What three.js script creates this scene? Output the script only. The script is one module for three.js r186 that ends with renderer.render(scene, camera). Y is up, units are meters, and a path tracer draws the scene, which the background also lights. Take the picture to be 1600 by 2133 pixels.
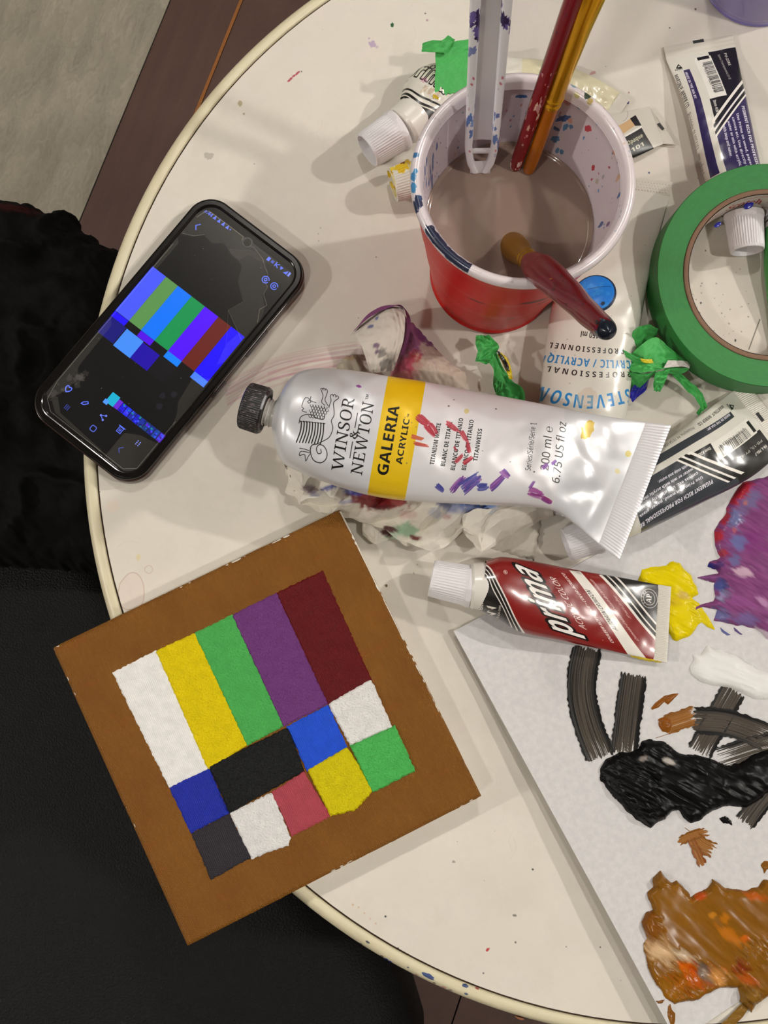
import * as THREE from 'three';
import { RoundedBoxGeometry } from 'three/addons/geometries/RoundedBoxGeometry.js';
import { mergeGeometries, mergeVertices, toCreasedNormals } from 'three/addons/utils/BufferGeometryUtils.js';
import { createNoise2D, createNoise3D } from 'simplex-noise';

// ------------------------------------------------------------------ camera, light, exposure
const scene = new THREE.Scene();
const FOCAL = 2600, EYE = 0.612;                                    // focal length in pixels of the 1600 x 2133 frame, height above the table in metres
const camera = new THREE.PerspectiveCamera(2 * Math.atan(1066.5 / FOCAL) * 180 / Math.PI, 1600 / 2133, 0.05, 30);
camera.position.set(0, EYE, 0);
camera.up.set(0, 0, -1);
camera.lookAt(0.013972, 0, -0.090294);
camera.updateMatrixWorld(true);
const renderer = new THREE.WebGLRenderer({ antialias: true });
renderer.toneMapping = THREE.LinearToneMapping;
renderer.toneMappingExposure = 0.77;
renderer.shadowMap.enabled = true;
renderer.shadowMap.type = THREE.PCFSoftShadowMap;
scene.background = new THREE.Color(0x000000);
const LAMP_COLOR = new THREE.Color().setRGB(1.0, 0.962, 0.905);
const CEILING = 1.92;
// five recessed ceiling lamps, read from the directions of the shadows: [x, z, intensity]
const LAMPS = [[-2.95, 0.32, 12.5], [-0.80, 0.67, 2.3], [1.28, 0.12, 4.6], [-0.02, -1.14, 2.4], [2.42, -0.93, 13]];

// ------------------------------------------------------------------ helpers
const V = (x, y, z) => new THREE.Vector3(x, y, z);
const cameraX = V(0, 0, 0), cameraY = V(0, 0, 0), cameraZ = V(0, 0, 0);
camera.matrixWorld.extractBasis(cameraX, cameraY, cameraZ);
/** point of the room at height h (metres above the table top) that was measured at u, v in the photograph */
function at(u, v, h = 0) {
  const d = V(0, 0, 0).addScaledVector(cameraX, u - 800).addScaledVector(cameraY, 1066.5 - v).addScaledVector(cameraZ, -FOCAL);
  return V(0, EYE, 0).addScaledVector(d, (h - EYE) / d.y);
}
let seedState = 12345;
const rnd = () => { seedState = (seedState + 0x6d2b79f5) | 0; let t = Math.imul(seedState ^ (seedState >>> 15), 1 | seedState); t = (t + Math.imul(t ^ (t >>> 7), 61 | t)) ^ t; return ((t ^ (t >>> 14)) >>> 0) / 4294967296; };
const seeded = (s) => { seedState = s; };
seeded(7);
const noise2 = createNoise2D(rnd), noise3 = createNoise3D(rnd);
const clamp = (x, a = 0, b = 1) => Math.min(b, Math.max(a, x));
const smooth = (a, b, x) => { const t = clamp((x - a) / (b - a)); return t * t * (3 - 2 * t); };
const mix = (a, b, t) => a + (b - a) * t;
const lin = (hex) => { const c = new THREE.Color(hex); return [c.r, c.g, c.b]; };
const mix3 = (a, b, t) => [mix(a[0], b[0], t), mix(a[1], b[1], t), mix(a[2], b[2], t)];
const fbm = (x, y, o = 4) => { let s = 0, a = 0.5, f = 1; for (let i = 0; i < o; i++) { s += a * noise2(x * f, y * f); a *= 0.5; f *= 2.03; } return s; };

const used = {};
function numbered(name) { const n = (used[name] = (used[name] ?? -1) + 1); return n ? name + '_' + String(n).padStart(3, '0') : name; }
function shade(o) { o.castShadow = true; o.receiveShadow = true; return o; }
/** a thing: a group at its base; its parts are given in room coordinates */
function thing(name, label, category, pos, group, kind) {
  const g = new THREE.Group(); g.name = numbered(name); g.position.copy(pos); scene.add(g);
  g.userData = { label, category }; if (group) g.userData.group = group; if (kind) g.userData.kind = kind;
  g.userData.origin = undefined; delete g.userData.origin;
  return g;
}
const originOf = (o) => { const p = V(0, 0, 0); for (let q = o; q && q !== scene; q = q.parent) p.add(q.position); return p; };
function part(parent, name, geo, mat, label) {
  const p = originOf(parent), g = geo.clone().translate(-p.x, -p.y, -p.z);
  const m = shade(new THREE.Mesh(g, mat)); m.name = name; parent.add(m);
  if (label) m.userData.label = label;
  return m;
}
/** a thing that is one mesh */
function solo(name, label, category, geo, mat, group, kind) {
  geo.computeBoundingBox(); const b = geo.boundingBox, c = V((b.min.x + b.max.x) / 2, b.min.y, (b.min.z + b.max.z) / 2);
  const m = shade(new THREE.Mesh(geo.clone().translate(-c.x, -c.y, -c.z), mat)); m.name = numbered(name); m.position.copy(c); scene.add(m);
  m.userData = { label, category }; if (group) m.userData.group = group; if (kind) m.userData.kind = kind;
  return m;
}
function structure(name, geo, mat, label, category) {
  const m = shade(new THREE.Mesh(geo, mat)); m.name = name; scene.add(m);
  m.userData = { label, category, kind: 'structure' }; return m;
}
function drawn(w, h, draw, srgb = true) {
  const c = document.createElement('canvas'); c.width = w; c.height = h; const x = c.getContext('2d'); draw(x, w, h);
  const t = new THREE.CanvasTexture(c); if (srgb) t.colorSpace = THREE.SRGBColorSpace; t.magFilter = THREE.LinearFilter; t.anisotropy = 8; return t;
}
function computed(w, h, fn, srgb = false) {
  const d = new Uint8Array(w * h * 4);
  for (let j = 0; j < h; j++) for (let i = 0; i < w; i++) { const v = fn(i, j, w, h), k = (j * w + i) * 4; for (let c = 0; c < 3; c++) d[k + c] = clamp((Array.isArray(v) ? v[c] : v)) * 255; d[k + 3] = 255; }
  const t = new THREE.DataTexture(d, w, h); t.wrapS = t.wrapT = THREE.RepeatWrapping; t.magFilter = THREE.LinearFilter; t.minFilter = THREE.LinearMipmapLinearFilter; t.generateMipmaps = true; if (srgb) t.colorSpace = THREE.SRGBColorSpace; t.needsUpdate = true; return t;
}
const std = (color, roughness = 0.5, more = {}) => new THREE.MeshStandardMaterial({ color, roughness, side: THREE.DoubleSide, ...more });
const phys = (color, roughness = 0.5, more = {}) => new THREE.MeshPhysicalMaterial({ color, roughness, side: THREE.DoubleSide, ...more });
const matt = (color, more = {}) => phys(color, 0.9, { specularIntensity: 0.2, ...more });

/** surface over a grid: fn(s, t) -> Vector3, uv(s, t) -> [u, v] */
function surface(fn, ns, nt, uv = (s, t) => [s, t], wrapT = false) {
  const p = [], q = [], idx = [];
  for (let i = 0; i <= ns; i++) for (let j = 0; j <= nt; j++) { const a = fn(i / ns, j / nt), b = uv(i / ns, j / nt); p.push(a.x, a.y, a.z); q.push(b[0], b[1]); }
  for (let i = 0; i < ns; i++) for (let j = 0; j < nt; j++) { const a = i * (nt + 1) + j, b = a + nt + 1; idx.push(a, a + 1, b, b, a + 1, b + 1); }
  const g = new THREE.BufferGeometry();
  g.setAttribute('position', new THREE.Float32BufferAttribute(p, 3)); g.setAttribute('uv', new THREE.Float32BufferAttribute(q, 2)); g.setIndex(idx); g.computeVertexNormals();
  if (wrapT) { const n = g.attributes.normal; for (let i = 0; i <= ns; i++) { const a = i * (nt + 1), b = a + nt, v = V(n.getX(a) + n.getX(b), n.getY(a) + n.getY(b), n.getZ(a) + n.getZ(b)).normalize(); n.setXYZ(a, v.x, v.y, v.z); n.setXYZ(b, v.x, v.y, v.z); } }
  return g;
}
const bare = (g) => { const n = g.index ? g.toNonIndexed() : g; for (const k of Object.keys(n.attributes)) if (!['position', 'normal', 'uv'].includes(k)) n.deleteAttribute(k); return n; };
const merged = (list) => mergeGeometries(list.map(bare));

/** signed distance to a closed polygon [[x, z] ...], positive inside */
function polygonField(poly) {
  return (x, z) => {
    let d = Infinity, inside = false;
    for (let i = 0, j = poly.length - 1; i < poly.length; j = i++) {
      const [ax, az] = poly[j], [bx, bz] = poly[i], ex = bx - ax, ez = bz - az, px = x - ax, pz = z - az;
      const t = clamp((px * ex + pz * ez) / (ex * ex + ez * ez + 1e-18)), qx = px - ex * t, qz = pz - ez * t;
      d = Math.min(d, qx * qx + qz * qz);
      if ((az > z) !== (bz > z) && x < ((bx - ax) * (z - az)) / (bz - az) + ax) inside = !inside;
    }
    return inside ? Math.sqrt(d) : -Math.sqrt(d);
  };
}
/** mesh over the area where field(x, z) > 0, height(d, x, z) above base(x, z), colour(x, z, d) per vertex */
function layer({ box, cell, field, height, base = () => 0, color, uvScale = 1 }) {
  const [x0, z0, x1, z1] = box, nx = Math.ceil((x1 - x0) / cell), nz = Math.ceil((z1 - z0) / cell), N = (nx + 1) * (nz + 1);
  const D = new Float32Array(N);
  for (let j = 0; j <= nz; j++) for (let i = 0; i <= nx; i++) D[j * (nx + 1) + i] = field(x0 + i * cell, z0 + j * cell);
  const pos = [], col = [], uv = [], idx = [], seen = new Map();
  const vert = (key, x, z, d) => {
    if (seen.has(key)) return seen.get(key);
    const n = pos.length / 3; pos.push(x, base(x, z) + height(d, x, z), z); uv.push(x / uvScale, z / uvScale);
    if (color) col.push(...color(x, z, d)); seen.set(key, n); return n;
  };
  for (let j = 0; j < nz; j++) for (let i = 0; i < nx; i++) {
    const c = [[i, j], [i, j + 1], [i + 1, j + 1], [i + 1, j]], out = [];
    for (let k = 0; k < 4; k++) {
      const [ai, aj] = c[k], [bi, bj] = c[(k + 1) % 4], a = aj * (nx + 1) + ai, b = bj * (nx + 1) + bi, da = D[a], db = D[b];
      if (da > 0) out.push(vert(a, x0 + ai * cell, z0 + aj * cell, da));
      if ((da > 0) !== (db > 0)) { const t = da / (da - db), lo = Math.min(a, b); out.push(vert((ai !== bi ? N : 2 * N) + lo, x0 + mix(ai, bi, t) * cell, z0 + mix(aj, bj, t) * cell, 0)); }
    }
    for (let k = 2; k < out.length; k++) idx.push(out[0], out[k - 1], out[k]);
  }
  const g = new THREE.BufferGeometry();
  g.setAttribute('position', new THREE.Float32BufferAttribute(pos, 3)); g.setAttribute('uv', new THREE.Float32BufferAttribute(uv, 2));
  if (color) g.setAttribute('color', new THREE.Float32BufferAttribute(col, 3));
  g.setIndex(idx); g.computeVertexNormals(); return g;
}
const boundsOf = (pts, m) => { let a = Infinity, b = Infinity, c = -Infinity, d = -Infinity; for (const [x, z] of pts) { a = Math.min(a, x); b = Math.min(b, z); c = Math.max(c, x); d = Math.max(d, z); } return [a - m, b - m, c + m, d + m]; };
const onPlane = (list, h) => list.map(([u, v]) => { const p = at(u, v, h); return [p.x, p.z]; });

/** text along a straight baseline from (x0, y0), squeezed to the given length */
function line(x, str, x0, y0, x1, y1, size, font = 'bold', family = 'sans-serif', fill = '#000', outline) {
  x.save(); x.translate(x0, y0); x.rotate(Math.atan2(y1 - y0, x1 - x0));
  x.font = font + ' 100px ' + family; const k = size / 72, w = x.measureText(str).width, L = Math.hypot(x1 - x0, y1 - y0);
  x.scale(L / w, k); x.fillStyle = fill;
  if (outline) { x.lineJoin = 'round'; x.strokeStyle = outline; x.lineWidth = 16; x.strokeText(str, 0, 0); }
  x.fillText(str, 0, 0); x.restore();
}
/** the same, but with the letters' feet pushed along the tube instead of across the baseline */
function slanted(x, str, x0, y0, x1, y1, size, font, family, fill, outline = 0) {
  x.save(); x.font = font + ' 100px ' + family; const w = x.measureText(str).width;
  x.transform((x1 - x0) / w, (y1 - y0) / w, size / 72, 0.10 * size / 72, x0, y0);
  if (outline) { x.lineJoin = 'round'; x.strokeStyle = '#140a0a'; x.lineWidth = outline; x.strokeText(str, 0, 0); }
  x.fillStyle = fill; x.fillText(str, 0, 0); x.restore();
}
/** streaky smear of half dry paint */
function smear(x, cx, cy, len, wid, turn, colors, n = 16) {
  x.save(); x.translate(cx, cy); x.rotate(turn); x.lineCap = 'round';
  for (let i = 0; i < n; i++) { const o = ((i + rnd()) / n - 0.5) * wid, a = -len / 2 * (0.55 + rnd() * 0.5), b = len / 2 * (0.45 + rnd() * 0.6), q = (rnd() - 0.5) * wid * 0.35; x.globalAlpha = 0.55 + rnd() * 0.4; curve(x, [[a, o], [mix(a, b, 0.5), o + q * 0.5], [b, o * 0.7 + q]], colors[Math.floor(rnd() * colors.length)], wid / n * (1.8 + rnd() * 2.2)); }
  x.restore();
}
const path = (x, pts, fill, stroke, width) => { x.beginPath(); pts.forEach(([a, b], i) => (i ? x.lineTo(a, b) : x.moveTo(a, b))); if (fill) { x.closePath(); x.fillStyle = fill; x.fill(); } if (stroke) { x.strokeStyle = stroke; x.lineWidth = width; x.stroke(); } };
function curve(x, pts, stroke, width) {
  const c = new THREE.SplineCurve(pts.map(([a, b]) => new THREE.Vector2(a, b))).getPoints(pts.length * 8);
  x.lineCap = 'round'; x.lineJoin = 'round'; path(x, c.map((p) => [p.x, p.y]), null, stroke, width);
}
function splat(x, cx, cy, r, fill, rough = 0.45, stretch = 1, turn = 0) {
  x.save(); x.translate(cx, cy); x.rotate(turn); x.scale(stretch, 1); x.beginPath(); const ph = rnd() * 9;
  for (let i = 0; i < 28; i++) { const a = i / 28 * Math.PI * 2, q = r * (1 + rough * fbm(Math.cos(a) * 1.3 + ph, Math.sin(a) * 1.3 + ph * 2, 3)); i ? x.lineTo(Math.cos(a) * q, Math.sin(a) * q) : x.moveTo(q, 0); }
  x.closePath(); x.fillStyle = fill; x.fill(); x.restore();
}
// ------------------------------------------------------------------ the room
const FLOOR = -0.74, RX0 = -4.2, RX1 = 4.2, RZ0 = -3.6, RZ1 = 3.6;
const slab = (x0, y0, z0, x1, y1, z1) => new THREE.BoxGeometry(x1 - x0, y1 - y0, z1 - z0).translate((x0 + x1) / 2, (y0 + y1) / 2, (z0 + z1) / 2);
const wallMat = std('#b5b0a6', 0.9), ceilingMat = std('#c2beb6', 0.95);
const floorSlab = structure('floor', slab(RX0 - 0.1, FLOOR - 0.12, RZ0 - 0.1, RX1 + 0.1, FLOOR - 0.003, RZ1 + 0.1), std('#241a15', 0.7), 'brown and grey tiled floor seen below the table edge', 'floor');
structure('wall_left', slab(RX0 - 0.1, FLOOR, RZ0, RX0, CEILING, RZ1), wallMat, 'plain painted wall', 'wall');
structure('wall_right', slab(RX1, FLOOR, RZ0, RX1 + 0.1, CEILING, RZ1), wallMat, 'plain painted wall', 'wall');
structure('wall_back', slab(RX0 - 0.1, FLOOR, RZ0 - 0.1, RX1 + 0.1, CEILING, RZ0), wallMat, 'plain painted wall', 'wall');
structure('wall_front', slab(RX0 - 0.1, FLOOR, RZ1, RX1 + 0.1, CEILING, RZ1 + 0.1), wallMat, 'plain painted wall', 'wall');
structure('ceiling', slab(RX0 - 0.1, CEILING, RZ0 - 0.1, RX1 + 0.1, CEILING + 0.1, RZ1 + 0.1), ceilingMat, 'plain ceiling above the table', 'ceiling');

// lamps
const lampGlow = new THREE.MeshStandardMaterial({ color: 0x000000, emissive: LAMP_COLOR, emissiveIntensity: 60 }), lampRing = std('#e8e4dc', 0.4);
for (const [x, z, power] of LAMPS) {
  const t = thing('ceiling_downlight', 'round recessed ceiling downlight with a white ring', 'ceiling light', V(x, CEILING - 0.012, z), 'recessed ceiling downlights above the table');
  const ring = new THREE.LatheGeometry([[0.05, 0.012], [0.075, 0.012], [0.073, 0.003], [0.066, 0], [0.052, 0.002], [0.05, 0.006]].map(([a, b]) => new THREE.Vector2(a, b)), 48);
  part(t, 'trim_ring', ring.translate(x, CEILING - 0.012, z), lampRing);
  part(t, 'glowing_lens', new THREE.CircleGeometry(0.05, 40).rotateX(Math.PI / 2).translate(x, CEILING - 0.007, z), lampGlow);
  const l = new THREE.PointLight(LAMP_COLOR, power, 0, 2); l.position.set(0, -0.03, 0); l.castShadow = true; l.shadow.radius = 2.2; l.shadow.bias = -0.0005; l.shadow.mapSize.set(2048, 2048); t.add(l); l.name = 'lamp_light';
}

// floor tiles: a grey marbled field, a brown border strip and brown tiles, turned with the line seen in the photograph
{
  const g0 = at(355, 0, FLOOR), g1 = at(170, 450, FLOOR), o0 = at(500, 0, FLOOR);
  const dir = V(g1.x - g0.x, 0, g1.z - g0.z).normalize(), nor = V(-dir.z, 0, dir.x);                 // nor points to the brown side or away
  if (V(o0.x - g0.x, 0, o0.z - g0.z).dot(nor) < 0) nor.negate();
  const strip = V(o0.x - g0.x, 0, o0.z - g0.z).dot(nor);
  const P = 0.3, J = 0.0016;
  const marble = (seed) => computed(256, 256, (i, j) => {
    const u = i / 256, v = j / 256, w = fbm(u * 2.2 + seed, v * 7 + seed, 4), s = fbm(u * 3 + 9 + seed, v * 34 + w * 5, 3), e = fbm(u * 40, v * 60 + seed, 2);
    const b = clamp(0.5 + 0.35 * w + 0.32 * s + 0.1 * e); return mix3([0.46, 0.435, 0.385], [0.65, 0.615, 0.545], b);
  }, true);
  const greys = [marble(1.3), marble(5.7)].map((m) => std('#ffffff', 0.55, { map: m }));
  const brownMap = (seed) => computed(128, 128, (i, j) => { const n = 0.5 + 0.4 * fbm(i / 40 + seed, j / 40, 4) + 0.15 * noise2(i / 4, j / 4 + seed); return mix3([0.265, 0.178, 0.148], [0.335, 0.235, 0.198], n); }, true);
  const browns = [brownMap(2), brownMap(8)].map((m) => std('#ffffff', 0.5, { map: m }));
  const seam = std('#8a5523', 0.8);
  const turn = Math.atan2(-dir.z, dir.x);
  const tile = (a, b, w, d, mat, name) => {           // a along dir, b along nor, lower corner
    const c = V(g0.x, FLOOR - 0.0025, g0.z).addScaledVector(dir, a + w / 2).addScaledVector(nor, b + d / 2);
    const g = new THREE.BoxGeometry(w - J, 0.005, d - J).rotateY(turn).translate(c.x, c.y, c.z); return part(floorSlab, name, g, mat);
  };
  let n = 0;
  for (let i = -3; i < 5; i++) for (let j = 1; j <= 4; j++) { const m = tile(i * P - 0.004, -j * P, P, P, greys[n++ % 2], 'grey_tile'); m.rotation.y = 0; }
  for (let i = -1; i < 2; i++) tile(i * 0.9 - 0.3, 0, 0.9, strip, browns[n++ % 2], 'brown_border_tile');
  for (let i = -3; i < 5; i++) for (let j = 0; j < 5; j++) tile(i * P + 0.11, strip + 0.003 + j * P, P, P, browns[n++ % 2], 'brown_tile');
  const c = V(g0.x, FLOOR - 0.0006, g0.z).addScaledVector(dir, 0.6).addScaledVector(nor, strip + 0.0012);
  part(floorSlab, 'orange_seam', new THREE.BoxGeometry(2.6, 0.0016, 0.0036).rotateY(turn).translate(c.x, c.y, c.z), seam, 'thin orange line between the brown tiles');
}

// ------------------------------------------------------------------ the table
const TC = V(0.1577, 0, -0.1338), TR = 0.294, TI = 0.2864;
{
  const top = thing('round_table', 'round white table with a cream edge band', 'table', V(TC.x, FLOOR, TC.z));
  const S = 2048, k = S / (2 * TI);
  const toTop = (u, v) => { const p = at(u, v, 0); return [(p.x - TC.x + TI) * k, (p.z - TC.z + TI) * k]; };
  const topMap = drawn(S, S, (x) => {
    seeded(41);
    x.fillStyle = '#d6cfc3'; x.fillRect(0, 0, S, S);
    for (let i = 0; i < 2600; i++) { const b = rnd() < 0.5; splat(x, rnd() * S, rnd() * S, 6 + rnd() * 40, b ? 'rgba(236,228,214,0.05)' : 'rgba(176,168,152,0.035)', 0.6); }
    for (let i = 0; i < 170; i++) splat(x, rnd() * S, rnd() * S, 0.35 + rnd() * 0.8, ['#6d675f', '#8b8580', '#4c4742', '#a58f8a'][Math.floor(rnd() * 4)], 0.6);
    for (let i = 0; i < 60; i++) { const a = rnd() * S, b = rnd() * S, t = rnd() * 6; curve(x, [[a, b], [a + Math.cos(t) * 20, b + Math.sin(t) * 20], [a + Math.cos(t + 0.4) * 38, b + Math.sin(t + 0.4) * 38]], 'rgba(120,112,100,0.10)', 1); }
    const spot = (u, v, r, c, st = 1, tu = 0) => { const [a, b] = toTop(u, v); splat(x, a, b, r, c, 0.6, st, tu); };
    spot(500, 215, 6, 'rgba(148,134,92,0.65)', 0.7); spot(508, 237, 2, 'rgba(130,110,80,0.6)'); spot(416, 261, 1.8, '#3a352e'); spot(434, 325, 7, 'rgba(120,112,100,0.35)', 1.3);
    spot(817, 52, 4.6, '#1d4f2c', 0.7, 0.3); spot(776, 92, 7, 'rgba(150,120,170,0.55)'); spot(769, 80, 2, 'rgba(160,130,170,0.6)'); spot(785, 98, 3, 'rgba(160,130,170,0.4)'); spot(890, 42, 2.4, 'rgba(150,110,120,.6)'); spot(886, 28, 1.5, '#6b5a55');
    for (const [u, v] of [[602, 168], [606, 164], [612, 158], [618, 154], [621, 151]]) spot(u, v, 1.8, '#a3414e', 2, -0.7);
    spot(628, 149, 1.2, '#5c4c4a'); spot(805, 1220, 2.4, '#5a4526'); spot(862, 1194, 1.6, '#6d6350', 0.4); spot(580, 1770, 1.5, '#3a3a44'); spot(803, 1909, 1.6, '#3a3a3a'); spot(829, 1976, 1.8, '#2a2a30');
    spot(1016, 1978, 2.2, '#a83b3b', 1.6, -0.7); spot(1074, 1963, 1.6, '#55504a'); spot(1072, 1907, 2, '#77716a', 1.8); spot(1110, 1811, 1.6, '#3c3a38'); spot(1007, 2027, 1.3, '#444'); spot(945, 1795, 2, '#9b958c', 1.6);
    spot(1470, 522, 1.6, '#333', 0.6); spot(1460, 631, 1.6, '#3a3a38'); spot(1457, 652, 2, '#6b655e'); spot(1532, 709, 2.6, '#2a2a2a', 0.6); spot(1462, 590, 1.6, '#8d8780'); spot(1449, 19, 2, '#5d5550'); spot(1395, 58, 1.5, '#55504a'); spot(1310, 193, 1.6, '#9b6b66'); spot(1352, 360, 1.8, '#4a5070'); spot(1306, 213, 3, '#2e2a70', 1.5);
    spot(1235, 152, 3, 'rgba(190,120,120,.6)', 2, -0.5); spot(944, 812, 1.4, '#555');
    for (let i = 0; i < 16; i++) { const o = i * 3.1 + rnd() * 4; const p = [[470, 805], [560, 756], [640, 735], [730, 722], [760, 722]].map(([u, v]) => toTop(u + rnd() * 8, v + o - 12 + rnd() * 5)); curve(x, p, `rgba(${168 + rnd() * 20},${96 + rnd() * 26},${118 + rnd() * 20},${0.10 + rnd() * 0.22})`, 1 + rnd() * 3.5); }
    for (let i = 0; i < 5; i++) { const o = rnd() * 40; curve(x, [[560, 770 + o], [650, 745 + o], [735, 735 + o]].map(([u, v]) => toTop(u, v)), 'rgba(186,120,136,0.16)', 5); }
    const ring = [[250, 1215], [268, 1195], [285, 1195], [297, 1212], [300, 1240], [293, 1262], [270, 1270], [252, 1262], [246, 1240], [250, 1215]].map(([u, v]) => toTop(u, v));
    path(x, ring, 'rgba(214,190,180,0.30)'); curve(x, ring, 'rgba(176,134,122,0.5)', 1.6);
    curve(x, [[302, 1182], [312, 1178], [318, 1186], [312, 1194], [302, 1190], [302, 1182]].map(([u, v]) => toTop(u, v)), 'rgba(180,140,128,0.45)', 1.4);
    spot(288, 1160, 6, 'rgba(214,196,150,0.7)', 0.7); spot(235, 1055, 12, 'rgba(222,205,190,0.6)');
    for (const [u, v] of [[664, 502], [668, 475], [663, 487]]) spot(u, v, 1.4, '#8a8378', 0.5);
    for (let i = 0; i < 40; i++) { const [a, b] = toTop(1440 + rnd() * 120, 560 + rnd() * 200); splat(x, a, b, 0.6 + rnd(), 'rgba(80,76,70,.5)'); }
    curve(x, [[1583, 665], [1572, 695], [1560, 728]].map(([u, v]) => toTop(u, v)), '#4e463c', 1.4);
    for (let i = 0; i < 5; i++) spot(735 + i * 12, 1880 + i * 9 + rnd() * 8, 1 + rnd(), 'rgba(190,140,110,.5)');
  });
  topMap.flipY = false;
  const disc = new THREE.CylinderGeometry(TI, TI, 0.024, 160, 1).translate(TC.x, -0.012, TC.z);
  { const p = disc.attributes.position, u = disc.attributes.uv; for (let i = 0; i < p.count; i++) u.setXY(i, (p.getX(i) - TC.x + TI) / (2 * TI), (p.getZ(i) - TC.z + TI) / (2 * TI)); }
  part(top, 'table_top', disc, phys('#ffffff', 0.5, { map: topMap, specularIntensity: 0.6 }), 'off-white laminate top with specks of dry paint');
  // rounded cream moulding round the edge, with a narrow dirty groove inside it
  const prof = [[TI + 0.0009, -0.004], [TI + 0.0009, -0.0004], [TI + 0.0016, 0.0006], [TI + 0.0032, 0.0011], [TI + 0.0052, 0.0007], [TI + 0.0068, -0.0008], [TR, -0.0032], [TR + 0.0004, -0.010], [TR + 0.0002, -0.022], [TR - 0.001, -0.026], [TI, -0.027]].map(([a, b]) => new THREE.Vector2(a, b));
  const band = new THREE.LatheGeometry(prof, 220).translate(TC.x, 0, TC.z);
  const bandMap = drawn(2048, 64, (x) => {
    seeded(77); x.fillStyle = '#d6cdae'; x.fillRect(0, 0, 2048, 64);
    for (let i = 0; i < 300; i++) splat(x, rnd() * 2048, rnd() * 64, 2 + rnd() * 8, rnd() < 0.5 ? 'rgba(240,234,208,.10)' : 'rgba(150,138,100,.07)', 0.6, 2.5);
  });
  part(top, 'edge_band', band, phys('#ffffff', 0.4, { map: bandMap }), 'cream plastic moulding');
  const grime = new THREE.RingGeometry(TI - 0.0002, TI + 0.0012, 220).rotateX(-Math.PI / 2).translate(TC.x, -0.0009, TC.z);
  part(top, 'groove', grime, std('#3a2a1a', 0.9), 'dark dirt in the groove inside the edge band');
  // dried paint on the moulding and flecks of grime along the groove
  seeded(91);
  const chip = (u, v, r, hex, st = 2.2) => {
    r *= 0.62; const p = at(u, v, 0.0005), a0 = Math.atan2(p.z - TC.z, p.x - TC.x), R = Math.hypot(p.x - TC.x, p.z - TC.z), ph = rnd() * 20;
    const y = (rr) => { for (let i = 1; i < prof.length; i++) if (rr <= prof[i].x && rr >= prof[i - 1].x) return mix(prof[i - 1].y, prof[i].y, (rr - prof[i - 1].x) / (prof[i].x - prof[i - 1].x)); return rr < prof[1].x ? 0 : -0.003; };
    const g = surface((s, t) => { const a = t * Math.PI * 2, q = r * s * (1 + 0.4 * fbm(Math.cos(a) + ph, Math.sin(a) + ph, 2)); const rr = R + Math.sin(a) * q, aa = a0 + Math.cos(a) * q * st / R; return V(TC.x + Math.cos(aa) * rr, y(rr) + 0.00022 * (1.2 - s * s), TC.z + Math.sin(aa) * rr); }, 4, 20);
    part(top, 'paint_fleck', g, std(hex, 0.45));
  };
  for (const [u, v, r, c, st] of [[805, 2001, 0.0011, '#26377f', 1.5], [813, 2006, 0.0009, '#2a3f95', 1.5], [891, 2032, 0.0016, '#37497a', 3.2], [897, 2038, 0.0009, '#44507a', 3], [969, 2053, 0.0012, '#34466e', 2.2], [971, 2070, 0.0008, '#4a5877', 2], [766, 1962, 0.0008, '#4d4d52', 2.4], [752, 1968, 0.0006, '#6d6a60', 2], [796, 1994, 0.0008, '#6a5a50', 2], [850, 2015, 0.0006, '#555a70', 1.5], [925, 2058, 0.001, '#b08a78', 2.2], [938, 2064, 0.0009, '#8d7a70', 2], [868, 2032, 0.0006, '#8a5a4a', 2], [905, 2049, 0.0006, '#6b6050', 2], [994, 2059, 0.0007, '#9a5048', 2.4], [1085, 2124, 0.0012, '#8a5a3c', 3]]) chip(u, v, r, c, st);
  part(top, 'column', new THREE.CylinderGeometry(0.032, 0.032, 0.68, 32).translate(TC.x, FLOOR + 0.368, TC.z), std('#26241f', 0.4, { metalness: 0.6 }));
  part(top, 'top_plate', new THREE.CylinderGeometry(0.12, 0.12, 0.012, 40).translate(TC.x, -0.033, TC.z), std('#26241f', 0.4, { metalness: 0.6 }));
  part(top, 'foot_plate', new THREE.LatheGeometry([[0, 0.03], [0.04, 0.03], [0.06, 0.02], [0.2, 0.012], [0.21, 0.006], [0.21, 0], [0, 0]].map(([a, b]) => new THREE.Vector2(a, b)), 64).translate(TC.x, FLOOR, TC.z), std('#26241f', 0.4, { metalness: 0.6 }));
}

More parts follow.
